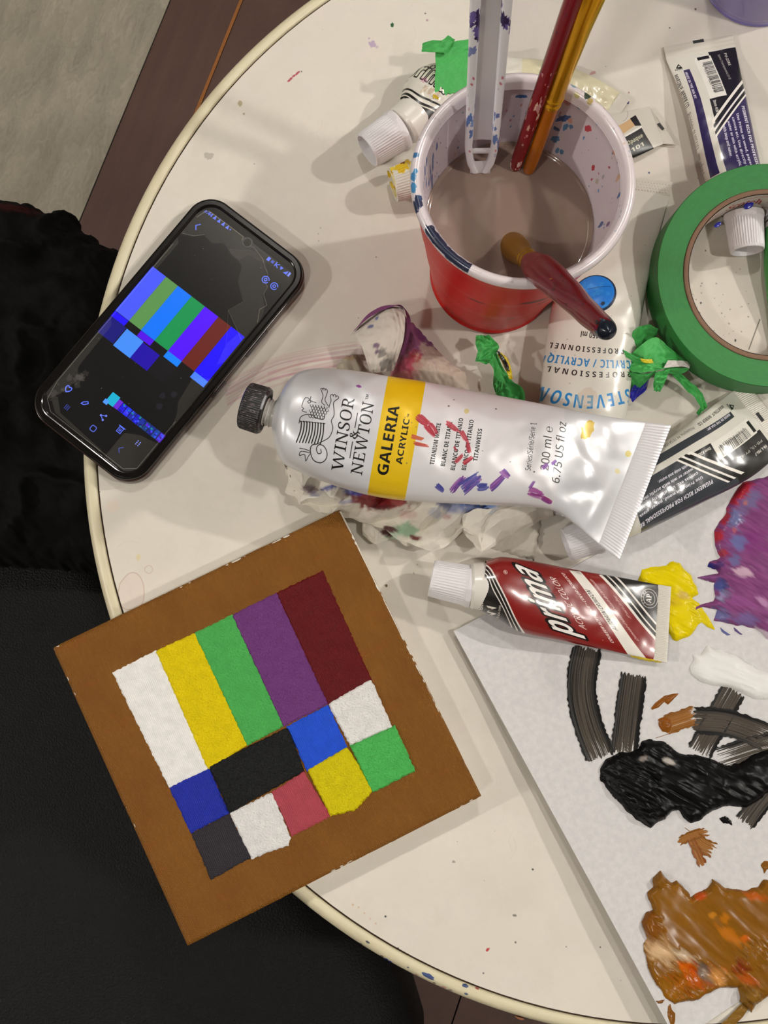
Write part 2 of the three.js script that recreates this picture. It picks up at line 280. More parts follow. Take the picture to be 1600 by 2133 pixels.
// ------------------------------------------------------------------ black padded stool and the black jacket, below the table edge at its side
{
  const seatY = -0.27, seat = thing('padded_stool', 'black leatherette padded stool seat below the corner of the painted canvas', 'stool', V(-0.17, FLOOR, 0.17));
  const sh = onPlane([[-700, 860], [150, 900], [480, 1500], [760, 1880], [835, 2000], [868, 2070], [892, 2150], [890, 2600], [780, 2760], [-500, 2760], [-700, 2600]], seatY);
  const f = polygonField(sh);
  const leather = computed(256, 256, (i, j) => { const u = i / 256 * 26, v = j / 256 * 26; return 0.5 + 0.35 * fbm(u, v, 3) + 0.25 * Math.abs(noise2(u * 1.7 + 40, v * 1.7)); });
  leather.repeat.set(1, 1);
  const padGeo = layer({ box: boundsOf(sh, 0.01), cell: 0.006, field: f, base: () => seatY - 0.05, height: (d) => 0.05 * Math.sqrt(1 - (1 - clamp(d / 0.05)) ** 2) + 0.004 * smooth(0.03, 0.2, d), uvScale: 0.06 });
  part(seat, 'seat_cushion', padGeo, phys('#070707', 0.55, { bumpMap: leather, bumpScale: 0.0006, specularIntensity: 0.42 }), 'black grained leatherette');
  const shape = new THREE.Shape(sh.map(([a, b]) => new THREE.Vector2(a, -b)));
  part(seat, 'seat_board', new THREE.ExtrudeGeometry(shape, { depth: 0.02, bevelEnabled: false }).rotateX(-Math.PI / 2).translate(0, seatY - 0.07, 0), std('#0a0a0a', 0.6));
  for (const [a, b] of [[-0.42, 0.02], [-0.02, 0.16], [-0.42, 0.38], [0.0, 0.38]]) part(seat, 'leg', new THREE.CylinderGeometry(0.014, 0.012, seatY - 0.07 - FLOOR, 16).translate(a, (seatY - 0.07 + FLOOR) / 2, b), std('#111111', 0.4, { metalness: 0.5 }));
}
{
  // rumpled black jacket heaped on the stool
  const y0 = -0.26, out = onPlane([[-420, 420], [-160, 372], [0, 376], [40, 383], [78, 402], [98, 398], [122, 396], [136, 412], [148, 448], [172, 450], [186, 470], [214, 476], [240, 488], [262, 520], [300, 640], [310, 800], [330, 980], [320, 1120], [200, 1180], [-100, 1160], [-420, 1080]], y0 + 0.05), f = polygonField(out);
  const g = layer({
    box: boundsOf(out, 0.01), cell: 0.0022, field: (x, z) => f(x, z) + 0.0015 * noise2(x * 120, z * 120), base: () => y0,
    height: (d, x, z) => { const r = 0.07 * Math.sqrt(1 - (1 - clamp(d / 0.05)) ** 2), w = fbm(x * 9, z * 9, 3) * 0.35; const fold = 1 - Math.abs(Math.sin((z * 34 + x * 9 + w * 7))); return 0.002 + r * (0.78 + 0.26 * fold * smooth(0, 0.03, d) + 0.16 * fbm(x * 12 + 4, z * 12, 2)); },
    color: (x, z) => { const n = 0.006 + 0.002 * noise2(x * 300, z * 300); const a = at(20, 408, y0 + 0.06); const m = smooth(0.017, 0.006, Math.hypot((x - a.x) * 0.75, (z - a.z) * 2.4)); return mix3([n, n, n], [0.05, 0.012, 0.012], m * (noise2(x * 700, z * 700) > -0.3 ? 1 : 0.2)); },
    uvScale: 0.01,
  });
  solo('jacket', 'rumpled black jacket with a faded red print heaped beside the table', 'jacket', g, matt('#ffffff', { vertexColors: true }));
}
// ------------------------------------------------------------------ the painted canvas
{
  const TOP = 0.0175, c0 = at(105, 1350, TOP), c1 = at(718, 1070, TOP), c3 = at(388, 1972, TOP), c2 = at(1000, 1645, TOP);
  const mid = V((c0.x + c1.x + c2.x + c3.x) / 4, 0.0016, (c0.z + c1.z + c2.z + c3.z) / 4);
  const ex = V(c1.x - c0.x + c2.x - c3.x, 0, c1.z - c0.z + c2.z - c3.z).normalize(), ez = V(-ex.z, 0, ex.x), H = 0.0755, turn = Math.atan2(-ex.z, ex.x);
  const cv = thing('painted_canvas', 'square canvas painted brown with blocks of colour like a test card', 'canvas', mid);
  const weave = computed(256, 256, (i, j) => { const a = Math.sin(i / 256 * Math.PI * 2 * 16 + 0.6 * fbm(i / 40, j / 40, 2)), b = Math.sin(j / 256 * Math.PI * 2 * 14 + (Math.floor(i / 16) % 2) * Math.PI); return 0.45 + 0.28 * a + 0.14 * b + 0.15 * fbm(i / 12, j / 12, 3); });
  const brownTex = computed(512, 512, (i, j) => {
    const u = i / 512, v = j / 512, n = 0.5 + 0.45 * fbm(u * 5 + 3, v * 3, 4) + 0.18 * fbm(u * 60, v * 14, 2);
    let c = mix3([0.47, 0.298, 0.092], [0.545, 0.352, 0.122], n);
    const streak = smooth(0.25, 0.6, fbm(u * 4 + 20, v * 9, 3)); c = mix3(c, [0.54, 0.30, 0.095], streak * 0.4);
    return c;
  }, true);
  brownTex.wrapS = brownTex.wrapT = THREE.ClampToEdgeWrapping;
  const place = (g) => g.rotateY(turn).translate(mid.x, mid.y, mid.z);
  // stretched cloth: a rounded slab whose sides stay mostly white
  const body = new RoundedBoxGeometry(2 * H - 0.0003, TOP - mid.y - 0.0004, 2 * H - 0.0003, 3, 0.0012).translate(0, (TOP - mid.y) / 2 - 0.0003, 0);
  part(cv, 'cloth_sides', place(body), std('#d9d3c8', 0.8, { bumpMap: weave, bumpScale: 0.0001 }), 'white primed canvas sides');
  const square = [[-H + 0.0002, -H + 0.0001], [-0.02, -H], [0.01, -H + 0.0002], [H - 0.0004, -H + 0.0002], [H - 0.0003, 0], [H - 0.0001, H - 0.0002], [0.03, H], [-0.005, H - 0.0002], [-0.03, H], [-H, H]], sq = polygonField(square);
  const ground = layer({ box: [-H, -H, H, H], cell: 0.00075, field: (x, z) => sq(x, z) + 0.00028 * noise2(x * 260, z * 260) * smooth(-0.3, 0.5, noise2(x * 40, z * 40)) + 0.0001, base: () => TOP - mid.y - 0.0004, height: (d) => 0.00035 - 0.0011 * smooth(0.0013, 0, d), uvScale: 1 });
  brownTex.repeat.set(1 / (2 * H), 1 / (2 * H)); brownTex.offset.set(0.5, 0.5);
  const weaveGround = weave.clone(); weaveGround.repeat.set(80, 65); weaveGround.needsUpdate = true;
  part(cv, 'brown_ground', place(ground), phys('#ffffff', 0.36, { map: brownTex, bumpMap: weaveGround, bumpScale: 0.0006, specularIntensity: 0.45 }), 'brown painted ground with the cloth weave showing');
  const local = (u, v) => { const p = at(u, v, TOP), dx = p.x - mid.x, dz = p.z - mid.z; return [dx * ex.x + dz * ex.z, dx * ez.x + dz * ez.z]; };
  const weaveSide = weave;
  const rough = computed(256, 256, (i, j) => { const u = i / 256, v = j / 256; return 0.5 + 0.5 * fbm(u * 9, v * 9, 4) + 0.2 * Math.abs(noise2(u * 26, v * 26)); });
  const patches = [
    ['dark_red_bar', '#5a050b', [[575, 1235], [672, 1188], [775, 1417], [683, 1468]], 1], ['purple_bar', '#6e3a78', [[483, 1281], [576, 1234], [684, 1467], [590, 1514]], 2],
    ['green_bar', '#4eae56', [[404, 1319], [484, 1280], [592, 1513], [514, 1553]], 2], ['yellow_bar', '#e6cc06', [[324, 1356], [406, 1318], [516, 1552], [433, 1604]], 2],
    ['white_bar', '#f2efec', [[234, 1401], [326, 1354], [434, 1602], [352, 1641]], 1], ['deep_blue_block', '#1a2a9c', [[352, 1640], [436, 1600], [478, 1694], [398, 1736]], 1],
    ['bright_blue_block', '#1c4fd0', [[597, 1514], [684, 1467], [723, 1556], [640, 1607]], 1], ['white_block', '#eeebe8', [[683, 1466], [773, 1414], [818, 1515], [729, 1553]], 3],
    ['black_block', '#191a1c', [[436, 1597], [445, 1590], [601, 1514], [634, 1607], [478, 1695]], 3], ['charcoal_block', '#2a262c', [[398, 1736], [477, 1694], [524, 1786], [440, 1833]], 1],
    ['green_block', '#4fb558', [[729, 1553], [823, 1511], [866, 1606], [775, 1652]], 3], ['yellow_block', '#d8c80c', [[640, 1604], [722, 1556], [740, 1580], [778, 1648], [740, 1688], [688, 1700]], 3],
    ['white_lower_block', '#edeae8', [[478, 1694], [566, 1650], [590, 1705], [606, 1745], [600, 1762], [560, 1775], [524, 1790]], 2], ['rose_block', '#a8434f', [[566, 1650], [633, 1607], [690, 1700], [608, 1742]], 1],
  ];
  patches.forEach(([name, hex, pts, thick], k) => {
    const poly = pts.map(([u, v]) => local(u, v)), f = polygonField(poly), c = lin(hex), sx = k * 3.7;
    const g = layer({
      box: boundsOf(poly, 0.002), cell: 0.0004, field: (x, z) => f(x, z) + 0.0003 * noise2(x * 330 + sx, z * 330) + 0.00014 * noise2(x * 1500, z * 1500 + sx), base: () => TOP - mid.y + 0.00002 + k * 0.000012,
      height: (d, x, z) => (0.0002 + 0.00016 * thick) * smooth(0, 0.0007, d) + thick * (thick > 2 ? 0.00016 * Math.abs(noise2(x * 70 + sx, z * 520)) : 0.00011 * Math.abs(noise2(x * 260 + sx, z * 200))) * smooth(0, 0.001, d) + 0.0003 * (thick - 1) * smooth(0.0013, 0.0004, d) * smooth(0, 0.0005, d) * (0.5 + 0.5 * noise2(x * 300, z * 300)),
      color: (x, z) => { const n = 1 + 0.10 * fbm(x * 130 + sx, z * 130, 3); return [c[0] * n, c[1] * n, c[2] * n]; }, uvScale: 0.014,
    });
    part(cv, name, place(g), phys('#ffffff', thick > 1 ? 0.3 : 0.4, { vertexColors: true, bumpMap: thick > 1 ? rough : weaveSide, bumpScale: thick > 1 ? 0.0008 : 0.0004, specularIntensity: 0.32 }));
  });
}

// ------------------------------------------------------------------ the phone
{
  const h = 0.0095, c = at(350, 706, h), up = V(0.61304, 0, -0.79005), turn = Math.atan2(-up.x, -up.z);   // local -z is the phone's top
  const ph = thing('smartphone', 'smartphone in a dark case showing colour bars, its screen film cracked', 'phone', V(c.x, 0.0004, c.z));
  const rr = (w, l, r) => { const s = new THREE.Shape(), x = w / 2, y = l / 2; s.moveTo(-x + r, -y); s.lineTo(x - r, -y); s.absarc(x - r, -y + r, r, -Math.PI / 2, 0); s.lineTo(x, y - r); s.absarc(x - r, y - r, r, 0, Math.PI / 2); s.lineTo(-x + r, y); s.absarc(-x + r, y - r, r, Math.PI / 2, Math.PI); s.lineTo(-x, -y + r); s.absarc(-x + r, -y + r, r, Math.PI, Math.PI * 1.5); return s; };
  const place = (g) => g.rotateX(-Math.PI / 2).rotateY(turn).translate(c.x, 0, c.z);
  const oz = 0.0015;                                                                                         // the body's middle lies a little up the screen
  const outer = rr(0.0662, 0.1402, 0.0118); outer.holes.push(rr(0.0622, 0.1362, 0.0098));
  part(ph, 'case_rim', place(new THREE.ExtrudeGeometry(outer, { depth: 0.0072, bevelEnabled: true, bevelThickness: 0.0011, bevelSize: 0.0011, bevelSegments: 4, curveSegments: 20 }).translate(0, oz, 0.0015)), phys('#080606', 0.16), 'glossy dark case edge');
  part(ph, 'case_side', place(new THREE.ExtrudeGeometry(rr(0.0683, 0.1423, 0.0125), { depth: 0.0048, bevelEnabled: true, bevelThickness: 0.0009, bevelSize: 0.0006, bevelSegments: 3, curveSegments: 20 }).translate(0, oz, 0.0013)), phys('#38231d', 0.22), 'brownish translucent case side');
  part(ph, 'glass_front', place(new THREE.ExtrudeGeometry(rr(0.0632, 0.1372, 0.0102), { depth: 0.0075, bevelEnabled: true, bevelThickness: 0.0004, bevelSize: 0.0004, bevelSegments: 2, curveSegments: 20 }).translate(0, oz, 0.0008)), phys('#050506', 0.05, { clearcoat: 1, clearcoatRoughness: 0.02 }));
  // screen print in millimetres: x to the right of the screen, y up the screen
  const K = 12, SW = 60, SL = 130, draw = (fn) => drawn(SW * K, SL * K, (x) => { x.setTransform(K, 0, 0, -K, SW / 2 * K, (SL / 2) * K); fn(x); });
  const picture = (x) => {
    x.fillStyle = '#08080a'; x.fillRect(-40, -80, 80, 160);
    const bars = ['#4a5cff', '#5d9650', '#0078ff', '#0e9450', '#5500ff', '#6a2019', '#1a00ff'], e = [-30.2, -21.3, -13.6, -4.9, 3.6, 12.3, 20.4, 29.1];
    bars.forEach((b, i) => { x.fillStyle = b; x.fillRect(e[i], -4.7, e[i + 1] - e[i], 29.1); });
    const box = (x0, y0, x1, y1, f) => { x.fillStyle = f; x.fillRect(x0, y0, x1 - x0, y1 - y0); };
    box(-30.2, -8.2, -21.4, -4.9, '#1e00ff'); box(-13.4, -8.2, -5, -4.8, '#5500f0'); box(3.6, -8.3, 12.4, -4.6, '#0a84ff'); box(20.6, -8.3, 29.2, -4.6, '#4a84ff');
    box(-30, -18.6, -20, -8.3, '#12127a'); box(-19.5, -19.2, -8.8, -8.4, '#4792ff'); box(-8.8, -19, 2, -8.9, '#1c00a8'); box(2, -19, 12.5, -9, '#0c0c12');
    // strip of small pictures
    seeded(5);
    box(-4.4, -43.5, 0.4, -37.5, '#16b4d8'); box(0.4, -43.3, 3, -38.4, '#6a28d8'); box(-5.2, -44.6, -2.6, -42.2, '#4f9cff');
    for (let i = 0; i < 9; i++) { const a = 3.2 + i * 3; box(a, -43.2, a + 2.7, -38.6, ['#2010e0', '#2030ff', '#1c28a0', '#1a1ad0', '#16309c', '#123c80', '#142a90', '#1a48a0', '#5020c0'][i]); for (let k = 0; k < 5; k++) { const px = a + rnd() * 2, py = -43 + rnd() * 3.6; box(px, py, px + 0.5 + rnd(), py + 0.5 + rnd() * 0.8, ['#3a50ff', '#10107a', '#0c8a90', '#5a20e0'][Math.floor(rnd() * 4)]); } }
    // white-blue glyphs
    const ink = '#5f78ff'; x.strokeStyle = ink; x.fillStyle = ink; x.lineWidth = 0.45; x.lineCap = 'round'; x.lineJoin = 'round';
    const say = (s, a, b, z) => { x.save(); x.translate(a, b); x.scale(z / 72, -z / 72); x.font = 'bold 100px sans-serif'; x.fillStyle = ink; x.fillText(s, 0, 0); x.restore(); };
    say('5:44', -28.2, 62.6, 1.9);
    for (let i = 0; i < 4; i++) { const a = -22.5 + i * 2.7; path(x, [[a, 62.7], [a + 1.9, 62.7], [a + 0.95, 64.9]], ink); } x.beginPath(); x.arc(-11.6, 63.4, 0.35, 0, 7); x.fill();
    path(x, [[-25.1, 56.3], [-26.6, 54.5], [-25.1, 52.7]], null, ink, 0.5);
    box(12.4, 62.3, 14.0, 64.4, ink); box(14.9, 62.6, 16.4, 64.2, '#3a50c0'); path(x, [[17.6, 64.6], [17.6, 62.4]], null, ink, 0.5); path(x, [[19.4, 64.4], [17.9, 63.4], [19.4, 62.4]], null, ink, 0.5);
    path(x, [[20.2, 64.2], [22.2, 64.2], [21.2, 62.4]], ink); path(x, [[23, 62.3], [25.2, 62.3], [25.2, 64.7]], ink); box(25.7, 62.2, 26.8, 64.6, '#7f90ff');
    for (const a of [18.7, 24.2]) { x.strokeStyle = ink; x.lineWidth = 0.5; x.beginPath(); x.arc(a, 54, 1.75, 0.4, 6); x.stroke(); x.beginPath(); x.arc(a, 54, 0.7, 0, 7); x.stroke(); }
    x.beginPath(); x.moveTo(-22.6, -51.6); x.bezierCurveTo(-25.4, -49.6, -23.6, -47.6, -22.6, -49); x.bezierCurveTo(-21.6, -47.6, -19.8, -49.6, -22.6, -51.6); x.lineWidth = 0.55; x.stroke();
    path(x, [[-13, -51.6], [-12.6, -50.4], [-10.9, -48.9], [-10.1, -49.6], [-11.6, -51.3], [-13, -51.6]], null, ink, 0.5);
    for (const [a, b] of [[0.7, -48.9], [-1.5, -50.2], [0.7, -51.5]]) { x.beginPath(); x.arc(a, b, 0.55, 0, 7); x.fill(); } path(x, [[0.7, -48.9], [-1.5, -50.2], [0.7, -51.5]], null, ink, 0.4);
    x.strokeRect(9.4, -51.6, 2.3, 2.9); path(x, [[8.8, -48.4], [12.3, -48.4]], null, ink, 0.5); path(x, [[10.2, -50.9], [10.2, -49.6]], null, ink, 0.4); path(x, [[10.9, -50.9], [10.9, -49.6]], null, ink, 0.4);
    for (let i = 0; i < 3; i++) for (const o of [-0.7, 0.7]) { x.beginPath(); x.arc(21.7 + o, -48.9 - i * 0.95, 0.32, 0, 7); x.fill(); }
    const dim = '#3a4aa8'; for (let i = -1; i < 2; i++) path(x, [[-17.1 + i * 0.9, -58.6], [-17.1 + i * 0.9, -56.2]], null, dim, 0.35);
    x.strokeStyle = '#5468d8'; x.lineWidth = 0.5; x.beginPath(); x.roundRect ? x.roundRect(-1.6, -59, 2.7, 2.7, 0.8) : x.rect(-1.6, -59, 2.7, 2.7); x.stroke();
    path(x, [[17.4, -55.9], [15.9, -57.5], [17.4, -59.1]], null, dim, 0.45);
  };
  const emit = draw((x) => { picture(x); });
  // film stuck to the glass: grey where it has lifted or is dirty, with jagged bright edges
  const film = draw((x) => {
    x.fillStyle = '#0b0b0c'; x.fillRect(-40, -80, 80, 160);
    const lifted = [[[-30, 60], [-27, 65], [20, 65], [12, 60], [4, 58.5], [2, 54], [-2, 53], [-10, 56], [-14, 52], [-20, 53], [-24, 49], [-30, 46]], [[4, 62], [11, 61.5], [17, 58], [17.5, 54], [22, 52], [22, 47], [27, 43], [29.5, 38], [29.5, 8], [27, 5], [24, 16], [25.5, 24], [14, 30], [17, 38], [8, 45], [5, 52], [-6, 55]],
      [[-30, 44], [-27.5, 42], [-27.5, 24], [-30, 24]], [[-30, -8], [-26.5, -12], [-26, -38], [-22, -44], [-24, -54], [-27, -60], [-30, -58]], [[13, -65], [13, -50], [20, -46], [30, -44], [30, -65]], [[22, -8], [30, -2], [30, -34], [27, -26], [24, -22]], [[-27, -58], [-20, -63], [10, -64.6], [10, -63.5], [-18, -61.5], [-24, -56]]];
    for (const p of lifted) { path(x, p, 'rgba(74,72,68,0.55)'); }
    x.lineJoin = 'round'; path(x, [[-29, 58], [-27, 64.5], [-4, 64.6], [-3.6, 63], [-2, 62.2], [1, 62.3], [3.5, 63.6], [11, 61.5], [15, 58.5], [18, 57], [19, 53], [22, 51.5], [22.5, 47.5], [27.5, 44], [26, 40], [29.5, 34]], null, 'rgba(176,170,150,0.55)', 0.28);
    path(x, [[-29.5, 47], [-24, 49.5], [-20, 53.5]], null, 'rgba(170,164,150,0.45)', 0.22); path(x, [[14, 30], [25.5, 24], [29, 22]], null, 'rgba(170,164,150,0.4)', 0.22); path(x, [[17, 38], [14, 30], [20, 22], [24, 16]], null, 'rgba(170,164,150,0.35)', 0.2);
    path(x, [[-29.4, 40], [-29.4, -50], [-27.5, -60], [-22, -64], [24, -64.2], [29.2, -60], [29.2, -30]], null, 'rgba(150,145,135,0.6)', 0.3);
    seeded(31); for (let i = 0; i < 14; i++) splat(x, -28 + rnd() * 8, -60 + rnd() * 22, 0.5 + rnd() * 1.6, 'rgba(96,94,90,0.35)', 0.8); for (let i = 0; i < 30; i++) splat(x, -29 + rnd() * 58, -62 + rnd() * 124, 0.08 + rnd() * 0.14, 'rgba(200,196,186,0.6)', 0.4);
    for (const [a, b] of [[16, -24], [18, -29], [20, -20]]) splat(x, a, b, 1.6, 'rgba(50,50,74,0.5)', 0.5, 1, 1);
  });
  const sc = new THREE.ShapeGeometry(rr(0.06, 0.13, 0.006), 16); { const p = sc.attributes.position, u = sc.attributes.uv; for (let i = 0; i < p.count; i++) u.setXY(i, p.getX(i) / 0.06 + 0.5, p.getY(i) / 0.13 + 0.5); }
  part(ph, 'screen', place(sc.translate(0, 0, 0.00885)), phys('#ffffff', 0.12, { map: film, emissive: '#ffffff', emissiveMap: emit, emissiveIntensity: 1.3, clearcoat: 1, clearcoatRoughness: 0.03 }), 'lit screen with colour bars');
  part(ph, 'camera_lens', place(new THREE.CylinderGeometry(0.0019, 0.0019, 0.0003, 24).rotateX(Math.PI / 2).translate(-0.0006, 0.0635, 0.009)), phys('#20241c', 0.08, { clearcoat: 1 }));
  part(ph, 'camera_ring', place(new THREE.RingGeometry(0.0019, 0.0027, 28).translate(-0.0006, 0.0635, 0.00895)), std('#0a0a0a', 0.25));
  for (const [y, l] of [[0.026, 0.017], [-0.004, 0.011]]) part(ph, 'side_button', place(new RoundedBoxGeometry(0.0022, l, 0.0028, 2, 0.0006).translate(0.0347, y, 0.0048)), phys('#241613', 0.3, { clearcoat: 0.6 }));
  part(ph, 'speaker_slot', place(new RoundedBoxGeometry(0.012, 0.0007, 0.0003, 2, 0.0001).translate(-0.0006, 0.0685, 0.0088)), std('#1a1a1a', 0.5));
}

// ------------------------------------------------------------------ the cup of rinsing water
const CUP = (() => { const p = at(1091, 370, 0.12); return V(p.x, 0.0003, p.z); })();
const WATER = 0.070, cupR = (y) => mix(0.0312, 0.0462, y / 0.12);
{
  const cup = thing('plastic_cup', 'red plastic cup with a white rim, half full of cloudy brown rinsing water', 'cup', CUP);
  const L = (pts, n = 120) => new THREE.LatheGeometry(pts.map(([a, b]) => new THREE.Vector2(a, b)), n).translate(CUP.x, CUP.y, CUP.z);
  const steps = (fn, n) => Array.from({ length: n + 1 }, (_, i) => fn(i / n));
  // outside: a thick foot ring, a tapering wall with faint steps, then the rolled rim
  const wall = [[0.026, 0.0035], [0.0285, 0.0004], [0.0315, 0.0006], [0.0322, 0.0025], [0.0318, 0.0045], [0.0316, 0.006], ...steps((t) => { const y = 0.0065 + t * 0.107; const st = 0.0003 * (Math.floor(t * 3.2)); return [cupR(y) + st - 0.0003, y]; }, 30)];
  const redMap = drawn(1024, 256, (x) => {
    seeded(3); x.fillStyle = '#c4120c'; x.fillRect(0, 0, 1024, 256);
    for (let i = 0; i < 60; i++) { x.fillStyle = `rgba(${190 + rnd() * 40},${30 + rnd() * 30},${14},${0.05 + rnd() * 0.08})`; x.fillRect(rnd() * 1024, rnd() * 256, 40 + rnd() * 200, 2 + rnd() * 10); }
    for (const [a, b, r, c, st] of [[40, 70, 6, 'rgba(20,14,30,.55)', 5], [75, 95, 4, 'rgba(20,14,30,.5)', 6], [960, 90, 3, 'rgba(30,20,30,.4)', 6], [20, 150, 3, 'rgba(60,40,30,.5)', 3], [88, 60, 2, 'rgba(220,140,40,.8)', 1], [70, 110, 2.5, 'rgba(200,70,30,.8)', 1], [84, 80, 2, 'rgba(214,130,40,.8)', 1]]) splat(x, a, b, r, c, 0.5, st);
    curve(x, [[98, 30], [90, 60], [84, 90], [74, 120]], 'rgba(206,120,34,.7)', 3);
    for (let i = 0; i < 18; i++) { const a = 110 + rnd() * 110, b = 30 + rnd() * 90; curve(x, [[a, b], [a + 25, b - 6], [a + 50, b - 8]], 'rgba(90,20,30,.35)', 1.5); }
  });
  part(cup, 'outer_wall', L(wall), phys('#ffffff', 0.3, { map: redMap, ior: 1.13 }), 'glossy red outside');
  const rimMap = drawn(2048, 64, (x) => {
    seeded(9); x.fillStyle = '#d8cdd0'; x.fillRect(0, 0, 2048, 64);
    const U = (deg) => deg / 360 * 2048;
    x.fillStyle = '#17203c'; x.beginPath(); x.moveTo(U(297), 30); for (let d = 297; d <= 330; d += 1) x.lineTo(U(d), 20 + 5 * noise2(d / 4, 1) + (d < 299 ? 12 : 0)); for (let d = 330; d >= 297; d -= 1) x.lineTo(U(d), 44 + 5 * noise2(d / 4, 6) - (d < 299 ? 10 : 0)); x.fill();
    for (const [d, y, r, c, st] of [[286, 40, 9, '#1d2748', 2], [284, 30, 7, '#1d2748', 3], [282, 24, 5, '#27406a', 1.6], [276, 36, 7, '#3f7fae', 2.4], [270, 34, 6, '#3b79a8', 2.6], [267, 30, 4, '#4b88b4', 2], [258, 34, 6, '#3e6f9f', 1.6], [192, 30, 2, '#9a8a80', 1], [160, 34, 9, '#5d86a6', 2], [152, 38, 6, '#7d9ab0', 1.6], [148, 22, 5, '#b8b07a', 2], [143, 34, 8, '#2d3d2a', 1.5], [140, 26, 6, '#b39a58', 1.6], [137, 40, 5, '#c9c184', 2], [150, 50, 8, '#d3cfa0', 3], [132, 40, 4, '#c89a9a', 1], [110, 30, 3, '#c9b09a', 1], [20, 30, 2, '#888', 1], [235, 30, 3, '#b8a8b0', 2]]) splat(x, U(d), y, r, c, 0.5, st);
    for (let i = 0; i < 90; i++) splat(x, rnd() * 2048, rnd() * 64, 0.8 + rnd() * 2, ['rgba(150,140,150,.4)', 'rgba(190,160,160,.5)', 'rgba(120,140,170,.4)'][i % 3], 0.5, 1.5);
  });
  const rim = [[cupR(0.113) + 0.0003, 0.1128], [cupR(0.115) + 0.0011, 0.1146], [cupR(0.12) + 0.0011, 0.1170], [cupR(0.12) + 0.0008, 0.1188], [cupR(0.12) - 0.0006, 0.12], [cupR(0.12) - 0.0024, 0.1196], [cupR(0.12) - 0.0034, 0.1180], [cupR(0.12) - 0.0040, 0.1158], [cupR(0.115) - 0.0040, 0.1148]];
  part(cup, 'rim', L(rim, 160), phys('#ffffff', 0.3, { map: rimMap, clearcoat: 0.5, clearcoatRoughness: 0.15 }), 'rolled white rim with paint marks');
  const inMap = drawn(2048, 512, (x) => {
    seeded(19); x.fillStyle = '#cfc2c8'; x.fillRect(0, 0, 2048, 512);
    const U = (deg) => deg / 360 * 2048; // canvas top is the rim
    for (let i = 0; i < 500; i++) splat(x, rnd() * 2048, rnd() * 512, 4 + rnd() * 22, ['rgba(226,214,220,.06)', 'rgba(176,160,172,.06)', 'rgba(214,190,190,.05)'][i % 3], 0.6);
    const put = (d, y, r, c, st = 1, tu = 0) => splat(x, U(d), y * 512, r, c, 0.55, st, tu);
    const tints = ['#5f86b0', '#7d93b8', '#b77d86', '#c9a090', '#3f6c9c', '#8d7f9c', '#b0a898', '#a9525e', '#c48a80'];
    for (let i = 0; i < 75; i++) put(70 + rnd() * 150, rnd() * 0.5, 1.2 + rnd() * 3.2, tints[Math.floor(rnd() * tints.length)], 1 + rnd() * 0.6, rnd() * 3);
    for (let i = 0; i < 80; i++) put(215 + rnd() * 75, 0.05 + rnd() * 0.36, 1.6 + rnd() * 3.5, ['#53699c', '#6a6f9c', '#7b7aa0', '#3b5a92', '#9aa0b8'][i % 5], 0.5, 0.25); 
    for (let i = 0; i < 36; i++) put(232 + rnd() * 50, 0.14 + rnd() * 0.24, 3 + rnd() * 3, ['#4a5f98', '#5c6498', '#3d6096'][i % 3], 2.2 + rnd() * 2, 1.35);
    for (const [d, y, r, c, st, tu] of [[178, 0.1, 5, '#2f5f96', 4.5, 0], [172, 0.2, 8, '#5a7fa6', 1, 0], [168, 0.28, 7, '#6a7f96', 2, 0.5], [207, 0.04, 11, '#3d6aa0', 1.5, -0.4], [150, 0.16, 9, '#2e5c94', 3, 0.6], [147, 0.2, 7, '#3f74a4', 2, 1.2], [144, 0.18, 7, '#4a7ca8', 1, 0], [152, 0.24, 6, '#34608e', 2, 0], [150, 0.3, 12, '#4f7ea6', 1.4, 0.4], [146, 0.36, 10, '#5282a4', 0.8, 0], [143, 0.35, 8, '#497a9c', 1, 0], [152, 0.05, 14, '#c78f8c', 1.2, 0], [134, 0.12, 10, '#b8404c', 1.2, 0.6], [118, 0.26, 9, '#b23a48', 0.9, 0], [112, 0.06, 11, '#cf9278', 0.8, 0.9], [124, 0.05, 8, '#c8bfae', 1, 0], [146, 0.15, 8, '#d09a80', 1, 0], [110, 0.28, 9, '#b3aa9c', 1, 0.4], [108, 0.22, 7, '#a39ea0', 0.8, 0], [98, 0.1, 14, '#cba68c', 0.6, 0.2], [88, 0.1, 12, '#44689c', 0.6, 0.2], [82, 0.3, 9, '#4b649c', 2, 1.2], [76, 0.2, 8, '#7a5f8a', 1.6, 1]]) put(d, y, r, c, st, tu);
    for (let i = 0; i < 400; i++) splat(x, rnd() * 2048, (0.40 + rnd() * 0.05) * 512, 1 + rnd() * 3, 'rgba(140,112,104,.35)', 0.5, 2);
  });
  const inner = [[0.001, 0.004], [0.0285, 0.004], [0.0295, 0.006], ...steps((t) => { const y = 0.008 + t * 0.1075; return [cupR(y) - 0.0017 - 0.0021 * smooth(0.112, 0.1155, y) + 0.0012 * 0, y]; }, 24)];
  const innerGeo = L(inner, 128);
  { const p = innerGeo.attributes.position, u = innerGeo.attributes.uv; for (let i = 0; i < p.count; i++) u.setY(i, clamp((p.getY(i) - CUP.y) / 0.118)); }
  part(cup, 'inner_wall', innerGeo, phys('#ffffff', 0.4, { map: inMap, clearcoat: 0.3, clearcoatRoughness: 0.3 }), 'white inside spattered with paint');
  // water with a small meniscus and faint ripples
  const wr = cupR(WATER) - 0.00165;
  const water = surface((s, t) => { const a = t * Math.PI * 2, r = Math.sqrt(s) * wr, x = Math.sin(a) * r, z = Math.cos(a) * r; return V(CUP.x + x, CUP.y + WATER + 0.00012 * noise2(x * 60, z * 60) + 0.0011 * smooth(wr - 0.002, wr, r), CUP.z + z); }, 50, 96);
